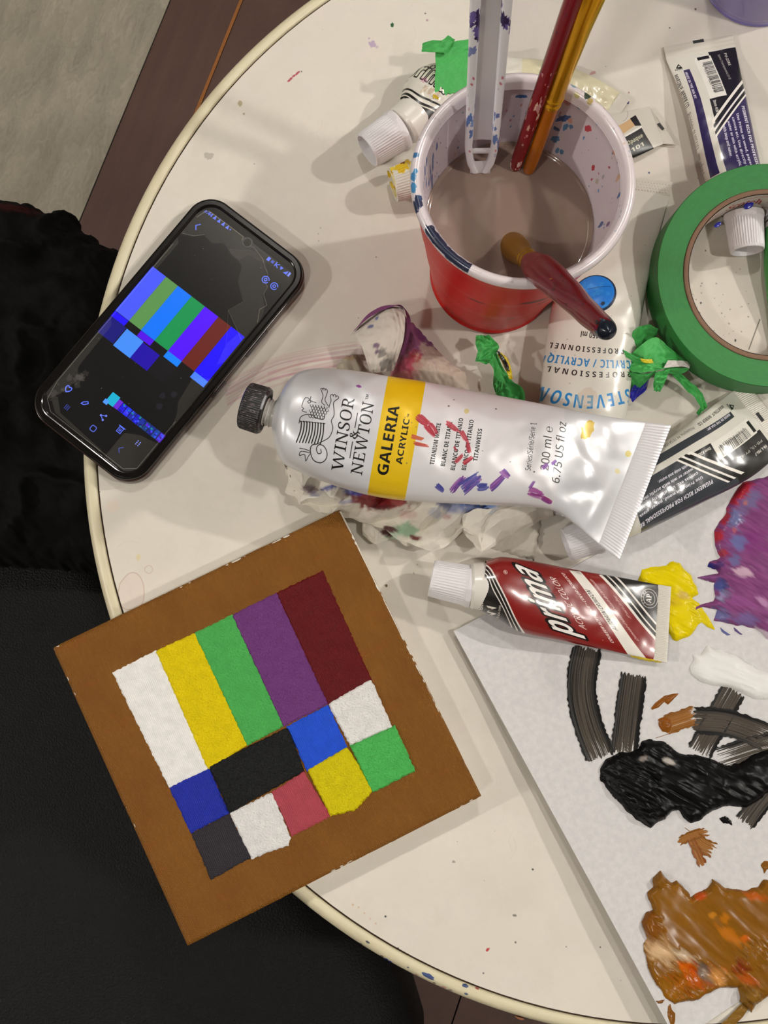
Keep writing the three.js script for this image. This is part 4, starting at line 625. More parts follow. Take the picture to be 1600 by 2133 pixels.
// --- crimson tube
{
  const st = [{ T: [1012, 1168], B: [992, 1268], y: 0.0135, b: 0.0112, q: 1 }, { T: [1045, 1160], B: [1035, 1287], y: 0.0135, b: 0.0115, q: 0.95 }, { T: [1110, 1169], B: [1085, 1317], y: 0.0120, b: 0.0100, q: 0.9 }, { T: [1200, 1187], B: [1180, 1337], y: 0.0095, b: 0.0075, q: 0.85 }, { T: [1300, 1204], B: [1275, 1357], y: 0.0070, b: 0.0045, q: 0.85 }, { T: [1372, 1218], B: [1362, 1374], y: 0.0048, b: 0.0006, q: 0.8 }];
  const body = tubeBody(st, { ns: 100, nt: 84, dent: (s, t, up) => up * 0.0004 * fbm(s * 60, t * 60 + 7, 2) * smooth(0.01, 0.03, s) });
  const t = thing('crimson_paint_tube', 'small dark red tube of acrylic paint with white lettering and white ribbed cap', 'paint tube', V(at(1190, 1260, 0).x, 0.0018, at(1190, 1260, 0).z));
  const print = tubePrint(body, 20, (x, L, W) => {
    x.fillStyle = '#7e1714'; x.fillRect(0, -W, L, 2 * W); x.lineCap = 'butt';
    const strip = (p, w, c) => curve(x, p, c, w);
    // black shoulder with white curved lines
    x.fillStyle = '#171414'; x.beginPath(); x.moveTo(-2, -9.5); x.bezierCurveTo(4, -7, 8, 2, 14, 9); x.bezierCurveTo(18, 13, 24, 18, 27, 21); x.lineTo(-4, 24); x.lineTo(-4, -10); x.fill();
    strip([[-1, -9.4], [3, -6.6], [8, 1], [14, 8.6], [20, 14.4], [28, 20]], 0.8, '#dcd5ce'); strip([[-1, -7.4], [2.4, -4.6], [6.6, 2], [12, 9.2], [18, 15], [25, 20]], 0.5, '#dcd5ce'); strip([[-1, -5.4], [2, -2.8], [5.4, 3.4], [10.4, 9.8], [16, 15.4], [22.6, 20]], 0.5, '#dcd5ce');
    // emblem on the shoulder
    x.save(); x.translate(6.6, 12.4); x.rotate(-0.15); line(x, 'WEBER', -4.2, 2.4, -4.2, -4.6, 1.7, 'bold', 'sans-serif', '#e4ded6'); path(x, [[-3, -2.6], [1.4, -1.4], [-2.6, -0.2], [1.4, 1.2], [-3, 2.4], [-2.4, 1.2], [-0.6, 1], [-2.6, 0.2], [-0.6, -1], [-2.4, -1.6]], '#e4ded6'); line(x, 'COLORS', 2.6, 3, 3.4, -2.6, 1, 'bold', 'sans-serif', '#bdb6ae'); x.restore();
    // lettering, all running up the slope
    line(x, '®', 10.2, -5.2, 11.6, -7, 1.9, '', 'sans-serif', '#dccfc8');
    slanted(x, 'prima', 49.6, 15.2, 24.6, -12.4, 15.5, 'bold', 'sans-serif', '#f0eae4', 15);
    slanted(x, 'ACRYLIC COLOR', 53.6, 10.6, 34.6, -11.0, 3.6, '', 'sans-serif', '#e6dcd6'); slanted(x, 'COULEUR ACRYLIQUE • COLOR ACRILICO', 68.8, 14.4, 38.8, -14.2, 1.9, 'bold', 'sans-serif', '#e0d4ce');
    path(x, [[41.2, -16.4], [46.9, -17], [85, 18.6], [77, 19]], '#e2dcd2');
    slanted(x, 'ALIZARIN CRIMSON', 69.4, 8.2, 52.2, -8.4, 2.6, 'bold', 'sans-serif', '#15100f');
    slanted(x, "Cramoisie d'Alizarine • Laca de Carminado", 80.6, 11.0, 53.0, -13.8, 1.7, 'italic', 'serif', '#e0d0ca'); slanted(x, '37 ml/1.25 fl oz', 75.0, 1.2, 65.4, -8.0, 1.5, 'italic', 'serif', '#e0d0ca');
    path(x, [[57, -18], [92, 10.6], [95, 12], [95, -20], [57, -20]], '#181414');
    path(x, [[57.4, -17.6], [92, 10.4], [92, 12.0], [56, -17.0]], '#e4ded6'); path(x, [[60.8, -17.6], [92, 7.4], [92, 8.4], [59.6, -17.6]], '#e4ded6'); path(x, [[65, -18], [92, 3.4], [92, 4.6], [63.4, -18]], '#e4ded6');
    x.strokeStyle = '#d8d2ca'; x.lineWidth = 0.25; x.beginPath(); x.arc(83.4, -10.6, 4.6, 0, 7); x.stroke(); x.beginPath(); x.arc(83.4, -10.6, 3.2, 0, 7); x.stroke(); line(x, 'AP', 84.6, -8.4, 84.6, -12.8, 2.8, 'bold', 'serif', '#ece6de');
    for (let i = 0; i < 5; i++) { const a = Math.PI * (0.75 + i * 0.13); x.save(); x.translate(83.4 + Math.cos(a) * 3.5, -10.6 + Math.sin(a) * 3.5); x.rotate(a + Math.PI / 2); x.font = 'bold 10px sans-serif'; x.scale(0.11, 0.11); x.fillStyle = '#ddd6ce'; x.fillText('CLIMA'[i] ?? '', -3, 0); x.restore(); }
    for (let i = 0; i < 46; i++) { x.fillStyle = '#cbc4bc'; x.fillRect(88.2, -16 + i * 0.72, 0.7, 0.28); }
    seeded(66); for (let i = 0; i < 30; i++) splat(x, rnd() * L, (rnd() - 0.5) * 2 * W, 0.1 + rnd() * 0.16, 'rgba(220,200,190,.6)', 0.5);
  });
  part(t, 'tube_body', body.geo, phys('#ffffff', 0.28, { map: print, clearcoat: 0.7, clearcoatRoughness: 0.1 }), 'dark red printed tube');
  part(t, 'crimped_end', seal([1371, 1218], [1361, 1375], 0.0048, [1398, 1222], [1389, 1381], 0.0046, 46), sealWhite, 'off-white ribbed seal');
  const c0 = body.end.clone(), c1 = at(985, 1222, 0.0135), c2 = at(893, 1203, 0.0128), ax = c2.clone().sub(c1).normalize();
  part(t, 'collar', bar(c1.clone().addScaledVector(ax, 0.002), c0.clone().addScaledVector(ax, -0.004), [[0, 0.0062], [0.02, 0.0092], [0.08, 0.0104], [0.2, 0.0112], [0.6, 0.0114], [1, 0.0112]], 56), shoulderWhite, 'white plastic shoulder');
  part(t, 'screw_cap', screwCap(c1, ax, 0.0100, 0.0089, 0.0205, 44, 0.35), capWhite, 'white ribbed cap');
  const ye = onPlane([[1308, 1360], [1330, 1364], [1362, 1371], [1384, 1376], [1378, 1381], [1345, 1376], [1318, 1369]], 0.005), yf = polygonField(ye);
  part(t, 'yellow_smear', layer({ box: boundsOf(ye, 0.001), cell: 0.0003, field: (x, z) => yf(x, z) + 0.0003 * noise2(x * 900, z * 900), base: () => 0.0040, height: (d) => 0.0014 * smooth(0, 0.001, d) }), phys('#d8bd12', 0.3, { clearcoat: 0.6 }), 'wet yellow paint along the edge');
}

// --- back of a small tube: maker's line, grey or violet bar, bar code, diagonal stripes, directions
function backPrint(x, L, W, { tint, dark, number, item, code, s0 = 0 }) {
  x.fillStyle = '#d6d2c8'; x.fillRect(0, -W, L, 2 * W);
  const T = (str, a, b, c, d, z, f = 'bold', fam = 'sans-serif', col = '#111') => line(x, str, a, b, c, d, z, f, fam, col);
  path(x, [[20, -9.5], [44, -9.3], [82, -11.6 + 2.6], [82, -12.2], [44, -13.2], [20, -13.6]], tint); T('MADE IN THE USA BY:', 80.6, -11.9, 63, -12.0, 1.2, 'bold', 'sans-serif', '#e6e0ea');
  T('MARTIN/F. WEBER CO.', 80.6, -17.4, 60, -16.6, 1.7, 'bold'); T('Philadelphia, PA 19154 USA', 57.6, -16.6, 37.6, -16.4, 1.5, ''); T('www.weberart.com', 35.6, -16.4, 20.8, -16.2, 1.6, 'bold');
  path(x, [[84.2, -15.6], [86.6, -13.6], [84, -12.2], [83.4, -13]], '#111'); path(x, [[84.6, -14.6], [85.6, -13.6], [84.6, -13]], '#d6d2c8'); T('WEBER', 82.8, -16.4, 82.8, -12.2, 0.9, 'bold');
  x.fillStyle = '#141414'; x.fillRect(86, -3.2, 2, 6.6);
  x.fillStyle = dark; x.beginPath(); x.moveTo(90, 3.6); x.lineTo(90, 22); x.lineTo(10, 22); x.lineTo(10, -6.2); x.lineTo(60.6, -5); x.lineTo(60.6, 4.4); x.closePath(); x.fill();
  x.fillStyle = tint; path(x, [[45, -6], [65, 16], [65, 22], [10, 22], [10, -6.4]], tint);
  for (const [a, w] of [[46.6, 1.5], [42.4, 1.0], [39.0, 1.2]]) path(x, [[a, -6.6], [a + w * 1.3, -6.6], [a + w * 1.3 + 20.6, 16], [a + 20.6, 16]], '#ebe6de');
  path(x, [[44.2, -6.6], [45.8, -6.6], [66.2, 16], [64.6, 16]], dark); path(x, [[40.4, -6.6], [42.2, -6.6], [62.6, 16], [60.8, 16]], dark);
  x.fillStyle = '#e4e0d8'; x.fillRect(60.8, -4.6, 27, 8.8); x.fillStyle = '#141414'; x.fillRect(86, -3.2, 1.8, 6.4);
  seeded(item); for (let a = 63.4; a < 84; ) { const w = 0.15 + Math.floor(rnd() * 3) * 0.16; x.fillStyle = '#1a1a1a'; x.fillRect(a, -1.4, w, 5); a += w + 0.16 + Math.floor(rnd() * 3) * 0.16; }
  T(number, 82.4, -2.0, 64, -2.0, 1.7, '', 'sans-serif', '#1a1a1a');
  T('Item #' + item, 59.4, -3.6, 50.4, -3.6, 1.5, 'bold', 'sans-serif', '#dedad2'); T(code[0], 87.6, 11.4, 79, 11.4, 1.4, 'bold', 'sans-serif', '#d2cec6'); T(code[1], 87.4, 8, 70, 8.4, 1.3, '', 'sans-serif', '#c8c4bc');
  T('PIGMENT RICH FOR PROFESSIONAL RESULTS', 53, 10.6, 3, 9.8, 1.9, 'bold', 'sans-serif', '#e8e4ec');
  ['Use Prima on wood, paper, glass, fabric,', 'canvas etc. Use directly from the tube,', 'water or mix with acrylic mediums. Clean', 'with soap and water.'].forEach((r, i) => T(r, 49 - i * 1.6, 6.6 - i * 2.9, (i === 3 ? 26 : 2), 6.2 - i * 2.9, 1.4, 'bold', 'sans-serif', '#dedae4'));
}
{
  const st = [{ T: [1504, 446], B: [1590, 424], y: 0.0105, b: 0.0098, q: 1 }, { T: [1484, 404], B: [1588, 376], y: 0.0100, b: 0.0094, q: 0.95 }, { T: [1465, 360], B: [1578, 322], y: 0.0090, b: 0.0082, q: 0.9 }, { T: [1427, 218], B: [1551, 190], y: 0.0062, b: 0.0054, q: 0.85 }, { T: [1388, 126], B: [1532, 97], y: 0.0016, b: 0.0006, q: 0.8 }];
  const body = tubeBody(st, { ns: 90, nt: 72, dent: (s, t, up) => up * 0.0005 * fbm(s * 70 + 3, t * 70, 2) * smooth(0.01, 0.03, s) }), t = thing('violet_paint_tube', 'small white, black and violet paint tube, back side up, running under the green tape roll', 'paint tube', V(at(1490, 250, 0).x, 0.0002, at(1490, 250, 0).z));
  const print = tubePrint(body, 18, (x, L, W) => backPrint(x, L, W, { tint: '#2b2152', dark: '#16141a', number: '0 18918 02610 4', item: 2610, code: ['PV-23RS', 'Semi-Transparent LF-II'] }));
  part(t, 'tube_body', body.geo, phys('#ffffff', 0.3, { map: print, clearcoat: 0.6, clearcoatRoughness: 0.14 }), 'printed tube');
  part(t, 'crimped_end', seal([1388, 126], [1532, 97], 0.0016, [1382, 98], [1526, 73], 0.0016, 3, true), sealWhite, 'cream folded seal');
  { const a = at(1444, 88, 0.0022), b = at(1466, 84, 0.0022), g = new THREE.BoxGeometry(a.distanceTo(b), 0.0003, 0.0016).rotateY(Math.atan2(-(b.z - a.z), b.x - a.x)).translate((a.x + b.x) / 2, 0.0022, (a.z + b.z) / 2); part(t, 'registration_mark', g, std('#1b1b1b', 0.4)); }
  const c1 = at(1548, 436, 0.0107), c2 = at(1558, 534, 0.0100), ax = c2.clone().sub(c1).normalize();
  part(t, 'collar', bar(c1.clone().addScaledVector(ax, 0.001), body.end.clone().addScaledVector(ax, -0.004), [[0, 0.006], [0.05, 0.009], [0.3, 0.0102], [1, 0.0102]], 48), shoulderWhite, 'white plastic shoulder');
  part(t, 'screw_cap', screwCap(c1.clone().addScaledVector(ax, 0.0025), ax, 0.0098, 0.0086, 0.0195, 44, 0.5), capWhite, 'white ribbed cap');
  seeded(72); for (const [u, v, r, st2] of [[1560, 427, 0.0022, 1.3], [1503, 458, 0.0014, 1.6]]) { const p = at(u, v, 0.021); part(t, 'blue_paint_drop', new THREE.SphereGeometry(r, 18, 12).scale(st2, 0.35, 0.8).rotateY(0.6).translate(p.x, 0.0206 - (v > 440 ? 0.006 : 0), p.z), phys('#18249c', 0.25, { clearcoat: 0.7 })); }
}
{
  const st = [{ T: [1250, 1055], B: [1290, 1130], y: 0.0125, b: 0.0108, q: 1 }, { T: [1302, 985], B: [1352, 1103], y: 0.0120, b: 0.0105, q: 0.92 }, { T: [1394, 914], B: [1452, 1053], y: 0.0105, b: 0.009, q: 0.88 }, { T: [1470, 856], B: [1560, 997], y: 0.0075, b: 0.0058, q: 0.85 }, { T: [1527, 815], B: [1628, 943], y: 0.0026, b: 0.0006, q: 0.8 }];
  const body = tubeBody(st, { ns: 90, nt: 72, dent: (s, t, up) => up * 0.0005 * fbm(s * 70 + 9, t * 70 + 4, 2) * smooth(0.01, 0.03, s) }), t = thing('grey_paint_tube', 'small white, black and grey paint tube, back side up, on the palette paper corner', 'paint tube', V(at(1450, 960, 0).x, 0.0008, at(1450, 960, 0).z));
  const print = tubePrint(body, 18, (x, L, W) => { x.translate(L - 92, 0); backPrint(x, L, W, { tint: '#363a40', dark: '#141314', number: '0 18918 02623 4', item: 2623, code: ['PR-4, PBk-7', 'PB-15, PY-42'] }); x.fillStyle = '#d6d2c8'; x.fillRect(-20, -W, 30, 2 * W); });
  part(t, 'tube_body', body.geo, phys('#ffffff', 0.28, { map: print, clearcoat: 0.6, clearcoatRoughness: 0.12 }), 'printed tube');
  part(t, 'crimped_end', seal([1527, 815], [1628, 943], 0.0026, [1556, 800], [1657, 926], 0.0024, 40), sealWhite, 'off-white ribbed seal');
  { const a = at(1577, 860, 0.0032), b = at(1590, 877, 0.0032), g = new THREE.BoxGeometry(a.distanceTo(b), 0.0003, 0.0016).rotateY(Math.atan2(-(b.z - a.z), b.x - a.x)).translate((a.x + b.x) / 2, 0.0031, (a.z + b.z) / 2); part(t, 'registration_mark', g, std('#1b1b1b', 0.4)); }
  const c1 = at(1246, 1112, 0.012), c2 = at(1182, 1134, 0.011), ax = c2.clone().sub(c1).normalize();
  part(t, 'collar', bar(c1.clone().addScaledVector(ax, 0.001), body.end.clone().addScaledVector(body.dir0, 0.002), [[0, 0.006], [0.05, 0.0088], [0.3, 0.0098], [1, 0.0104]], 48), shoulderWhite, 'white plastic shoulder');
  part(t, 'screw_cap', screwCap(c1, ax, 0.0094, 0.0082, 0.0165, 42, 0.3), capWhite, 'white ribbed cap');
}
// --- wide white tube with blue lettering, upside down under the cup's edge
{
  const st = [{ T: [1140, 1005], B: [1225, 1010], y: 0.0115, b: 0.0095, q: 1 }, { T: [1118, 980], B: [1252, 988], y: 0.0122, b: 0.0116, q: 0.95 }, { T: [1113, 930], B: [1284, 945], y: 0.0122, b: 0.0117, q: 0.9 }, { T: [1121, 850], B: [1304, 866], y: 0.0128, b: 0.0122, q: 0.88 }, { T: [1149, 640], B: [1334, 665], y: 0.0115, b: 0.0108, q: 0.85 }, { T: [1190, 500], B: [1364, 520], y: 0.0072, b: 0.0062, q: 0.85 }, { T: [1228, 387], B: [1395, 408], y: 0.0018, b: 0.0006, q: 0.8 }];
  const body = tubeBody(st, { ns: 110, nt: 80, dent: (s, t, up) => up * (0.0009 * fbm(s * 40 + 2, t * 40, 2) * smooth(0.01, 0.03, s) - 0.0012 * Math.exp(-(((s - 0.035) / 0.008) ** 2 + ((t - 0.004) / 0.012) ** 2))) }), t = thing('white_paint_tube', 'white tube of acrylic paint with blue lettering and a blue disc, under the large tube', 'paint tube', V(at(1230, 750, 0).x, 0.0003, at(1230, 750, 0).z));
  const print = tubePrint(body, 12, (x, L, W) => {
    x.fillStyle = '#d3cfc4'; x.fillRect(0, -W, L, 2 * W);
    const off = L - 163;
    x.fillStyle = '#1a2a44'; x.beginPath(); x.ellipse(98 + off, -3.6, 10.6, 10.4, 0, 0, 7); x.fill(); x.fillStyle = '#1373cf'; x.beginPath(); x.ellipse(98.4 + off, -3.8, 9.6, 9.5, 0, 0, 7); x.fill();
    seeded(81); for (let i = 0; i < 40; i++) splat(x, 98 + off + (rnd() - 0.5) * 14, -3.8 + (rnd() - 0.5) * 14, 0.3 + rnd() * 1.2, 'rgba(90,160,220,.25)', 0.8); curve(x, [[100 + off, -8], [102 + off, -2], [103 + off, 3]], '#123a66', 0.3); splat(x, 93 + off, 1, 1.1, '#0c2a4a', 0.5);
    const bowed = (s, a, b0, b1, z, f, col, bow, gap = 0) => { x.font = f + ' 100px sans-serif'; const tot = [...s].reduce((q, ch) => q + x.measureText(ch).width + gap, 0); let q = 0; for (const ch of s) { const cw = x.measureText(ch).width, m = mix(b0, b1, (q + cw / 2) / tot), k = Math.abs(b1 - b0) / tot, dm = m + 3; x.save(); x.translate(a + off + bow * (dm / 20) ** 2, m); x.rotate(Math.PI / 2 * Math.sign(b1 - b0) - Math.atan(2 * bow * dm / 400) ); x.scale(k, z / 72); x.textAlign = 'center'; x.fillStyle = col; x.fillText(ch, 0, 0); x.restore(); q += cw + gap; } };
    bowed('150 ml', 77.4, 1.6, -7.4, 3.0, 'bold', '#1c1c1c', 0); bowed('PROFESSIONNEL', 69.6, 15, -21.6, 2.8, 'bold', '#1c1c1c', 2.4, 20); bowed('ACRYLIC / ACRYLIQUE', 63.4, 22.5, -27, 4.0, 'bold', '#1d79b8', 2.6, 4); bowed('PROFESSIONAL', 57.2, 20.5, -21.6, 2.8, 'bold', '#1c1c1c', 3, 24); bowed('STEVENSON', 45.2, 21, -23.2, 6.6, 'bold', '#1f7fc0', 5.2, 6);
    x.save(); splat(x, 44 + off, 0, 5, 'rgba(196,176,160,.5)', 0.3); x.restore();
    for (let i = 0; i < 40; i++) splat(x, rnd() * L, (rnd() - 0.5) * 2 * W, 0.15 + rnd() * 0.2, 'rgba(120,110,100,.5)', 0.5);
  });
  part(t, 'tube_body', body.geo, phys('#ffffff', 0.3, { map: print, clearcoat: 0.6, clearcoatRoughness: 0.15 }), 'printed white tube');
  const dots = [], a0 = at(1229, 384, 0.0024), b0 = at(1396, 406, 0.0024), a1 = at(1236, 363, 0.0022), b1 = at(1401, 381, 0.0022);
  const sl = part(t, 'crimped_end', seal([1228, 387], [1395, 408], 0.0018, [1236, 361], [1401, 380], 0.0018, 1, true), sealWhite, 'dimpled pale seal');
  for (let i = 0; i < 26; i++) for (let j = 0; j < 4; j++) { const p = a0.clone().lerp(b0, (i + 0.5 + (j % 2) * 0.5) / 27).lerp(a1.clone().lerp(b1, (i + 0.5 + (j % 2) * 0.5) / 27), (j + 0.6) / 4.4); dots.push(new THREE.SphereGeometry(0.00042, 6, 4).scale(1, 0.6, 1).translate(p.x, 0.0022, p.z)); }
  part(sl, 'dimples', merged(dots), sealWhite);
  const c1 = body.end.clone().add(V(0, 0, -0.002)), c2 = at(1158, 1082, 0.0115), ax = c2.clone().sub(c1).normalize();
  part(t, 'screw_cap', screwCap(c1, ax, 0.0102, 0.0098, 0.0165, 52, 0.2), capWhite, 'wide white ribbed cap');
}
// --- bent white tube lying behind the cup, its open-ended cap towards the table edge
{
  const st = [{ T: [834, 206], B: [884, 282], y: 0.0115, b: 0.0104, q: 1 }, { T: [846, 172], B: [916, 262], y: 0.0115, b: 0.0108, q: 0.95 }, { T: [886, 140], B: [950, 240], y: 0.0108, b: 0.0100, q: 0.9 }, { T: [990, 126], B: [1006, 208], y: 0.009, b: 0.008, q: 0.9 }, { T: [1075, 122], B: [1072, 202], y: 0.0075, b: 0.0062, q: 0.9 }, { T: [1185, 138], B: [1164, 214], y: 0.005, b: 0.0038, q: 0.85 }, { T: [1292, 192], B: [1254, 248], y: 0.0022, b: 0.0007, q: 0.85 }];
  const body = tubeBody(st, { ns: 110, nt: 72, dent: (s, t, up) => up * (0.0022 * (0.5 - Math.abs(fbm(s * 62 + 5, t * 70, 2))) * smooth(0.004, 0.016, s) - 0.001) }), t = thing('crumpled_paint_tube', 'crumpled white paint tube with a ribbed white cap, squeezed behind the cup', 'paint tube', V(at(960, 190, 0).x, 0.0004, at(960, 190, 0).z));
  const print = tubePrint(body, 16, (x, L, W) => {
    x.fillStyle = '#d2cec2'; x.fillRect(0, -W, L, 2 * W);
    path(x, [[-1, -14], [3, -12], [6, 2], [13, 14], [13, 22], [0, 22], [-1, 4]], '#1a1614'); for (const [o, w] of [[0, 1.0], [-2.2, 0.6]]) curve(x, [[0 + o, -14], [3.5 + o, -9], [6 + o, 1], [12 + o, 11], [16 + o, 20]], '#dcd8cc', w); curve(x, [[1.6, -15], [5, -9], [7.4, 0], [13.4, 10], [18, 20]], '#1a1614', 1);
    for (let i = 0; i < 3; i++) splat(x, 11 + i * 2, -2 + i * 3, 1.2, 'rgba(170,140,110,.5)', 0.6, 2);
    x.save(); x.translate(10.4, -17.5); x.rotate(1.25); x.font = 'bold 100px sans-serif'; x.scale(0.088, 0.125); x.lineJoin = 'round'; x.strokeStyle = '#15130f'; x.lineWidth = 13; x.strokeText('prima', 0, 0); x.fillStyle = '#d6d6c4'; x.fillText('prima', 0, 0); x.restore();
    x.save(); x.translate(20.5, -17.5); x.rotate(1.25); x.font = 'bold 100px sans-serif'; x.scale(0.045, 0.055); x.strokeStyle = '#3a3a30'; x.lineWidth = 9; x.strokeText('ACRYLIC COLOR', 0, 0); x.fillStyle = '#c6c8b0'; x.fillText('ACRYLIC COLOR', 0, 0); x.restore();
    line(x, '®', 7.2, -13.6, 8.6, -12.4, 1.8, '', 'sans-serif', '#222'); splat(x, 14, -6, 1.6, 'rgba(190,90,150,.35)', 0.7); splat(x, 22, 2, 2, '#c8b020', 0.7);
    path(x, [[54, -W], [62, -W], [62, -10], [54, -10]], '#16150f'); x.fillStyle = '#cfc8a8'; x.fillRect(64, -W, 60, 2 * W);
  });
  part(t, 'tube_body', body.geo, phys('#ffffff', 0.32, { map: print, clearcoat: 0.5, clearcoatRoughness: 0.15 }), 'dented printed tube');
  part(t, 'crimped_end', seal([1292, 192], [1254, 248], 0.0022, [1312, 207], [1274, 263], 0.0022, 26), sealWhite);
  const c1 = at(838, 266, 0.012), c2 = at(770, 310, 0.0125), ax = c2.clone().sub(c1).normalize();
  part(t, 'collar', bar(c1.clone().addScaledVector(ax, 0.001), body.end.clone().addScaledVector(ax, -0.003), [[0, 0.006], [0.04, 0.0094], [0.2, 0.0106], [0.8, 0.0108], [1, 0.0104]], 52), shoulderWhite, 'white plastic shoulder');
  part(t, 'screw_cap', screwCap(c1.clone().addScaledVector(ax, 0.0015), ax, 0.0108, 0.0093, 0.0205, 48, 0.6, 0.0008), capWhite, 'white ribbed cap, its hollow end showing');
}
// --- flattened tube whose two ends show on either side of the cup
{
  const st = [{ T: [852, 338], B: [862, 416], y: 0.0092, b: 0.0086, q: 1 }, { T: [880, 332], B: [892, 418], y: 0.0092, b: 0.0086, q: 0.95 }, { T: [1000, 308], B: [1010, 402], y: 0.0078, b: 0.0070, q: 0.9 }, { T: [1156, 270], B: [1166, 360], y: 0.0058, b: 0.0048, q: 0.88 }, { T: [1288, 236], B: [1302, 335], y: 0.0042, b: 0.003, q: 0.85 }, { T: [1352, 222], B: [1382, 300], y: 0.0018, b: 0.0006, q: 0.8 }];
  const body = tubeBody(st, { ns: 90, nt: 64 }), t = thing('flat_paint_tube', 'flattened white and black paint tube under the cup rim, yellow paint on its cap', 'paint tube', V(at(1100, 320, 0).x, 0.0003, at(1100, 320, 0).z));
  const print = tubePrint(body, 14, (x, L, W) => {
    x.fillStyle = '#cdc8bb'; x.fillRect(0, -W, L, 2 * W);
    x.fillStyle = '#2f7a3c'; for (let i = 0; i < 5; i++) x.fillRect(0.5, -W + i * 5, 2.2, 3);
    const e = L; path(x, [[e - 26, 3], [e - 9, -1], [e - 5, 12], [e - 10, W + 2], [e - 30, W + 2]], '#141313'); path(x, [[e - 26, -4], [e - 14, -7.5], [e - 12.4, -3], [e - 24, 1]], '#c8a478'); path(x, [[e - 14.6, -7.6], [e - 10.6, -8.6], [e - 8.6, -2], [e - 12.4, -2.8]], '#1a1816'); path(x, [[e - 26, 2.2], [e - 8.6, -2], [e - 8.4, -1], [e - 26, 3.4]], '#e6e2da');
    line(x, 'Semi-Opaque', e - 25, 8, e - 9, 4, 2.2, 'bold', 'sans-serif', '#c9c4a8'); line(x, 'PR-101', e - 24, 12, e - 9, 8.4, 2.0, 'bold', 'sans-serif', '#d0ccb8');
    path(x, [[e - 30, -12], [e - 25, -13], [e - 26, -9]], '#161414'); x.strokeStyle = '#8d887c'; x.lineWidth = 0.25; x.beginPath(); x.arc(e - 20, -12, 5, -1.4, 1.4); x.stroke();
  });
  part(t, 'tube_body', body.geo, phys('#ffffff', 0.3, { map: print, clearcoat: 0.5, clearcoatRoughness: 0.15 }), 'printed tube');
  part(t, 'crimped_end', seal([1352, 222], [1382, 300], 0.0018, [1372, 250], [1408, 302], 0.0018, 18), sealWhite);
  { const p = at(1377, 263, 0.0028); part(t, 'registration_mark', new THREE.BoxGeometry(0.0042, 0.0003, 0.0014).rotateY(-0.9).translate(p.x, 0.0026, p.z), std('#2a2826', 0.4)); }
  const c1 = at(862, 372, 0.0102), c2 = at(812, 388, 0.010), ax = c2.clone().sub(c1).normalize();
  const capM = drawn(256, 256, (x) => { seeded(88); x.fillStyle = '#d8d3c8'; x.fillRect(0, 0, 256, 256); for (let i = 0; i < 60; i++) splat(x, rnd() * 256, 60 + rnd() * 150, 6 + rnd() * 16, ['#d8b41c', '#e0c638', '#cfc08a', '#b8941a'][i % 4], 0.8); splat(x, 90, 150, 9, '#6a3a1c', 0.7); splat(x, 150, 140, 6, '#5a3018', 0.7); });
  const cg = screwCap(c1, ax, 0.0097, 0.0086, 0.0115, 42, 0.3); part(t, 'screw_cap', cg, phys('#ffffff', 0.4, { map: capM }), 'white cap smeared with yellow paint');
}
// --- green tube at the edge of the tape roll
{
  const st = [{ T: [1597, 452], B: [1668, 450], y: 0.010, b: 0.009, q: 1 }, { T: [1594, 500], B: [1690, 500], y: 0.010, b: 0.009, q: 0.95 }, { T: [1592, 560], B: [1700, 560], y: 0.008, b: 0.0072, q: 0.9 }, { T: [1600, 640], B: [1715, 640], y: 0.005, b: 0.0042, q: 0.85 }, { T: [1606, 720], B: [1725, 720], y: 0.002, b: 0.0006, q: 0.8 }];
  const body = tubeBody(st, { ns: 60, nt: 56 }), t = thing('green_paint_tube', 'green paint tube with a white shoulder inside the tape roll', 'paint tube', V(at(1650, 580, 0).x, 0.0004, at(1650, 580, 0).z));
  const print = tubePrint(body, 10, (x, L, W) => { x.fillStyle = '#2f8c33'; x.fillRect(0, -W, L, 2 * W); x.fillStyle = '#d8d4cc'; x.fillRect(0, -W, 6, 2 * W); x.fillStyle = '#17140f'; x.fillRect(2, -W, 1, 2 * W); });
  part(t, 'tube_body', body.geo, phys('#ffffff', 0.3, { map: print, clearcoat: 0.6, clearcoatRoughness: 0.15 }));
  part(t, 'crimped_end', seal([1606, 720], [1725, 720], 0.002, [1607, 748], [1727, 748], 0.002, 30), sealWhite);
  part(t, 'screw_cap', screwCap(body.end.clone(), V(0, 0, -1), 0.0088, 0.008, 0.012, 40, 0.3), capWhite, 'white ribbed cap');
}
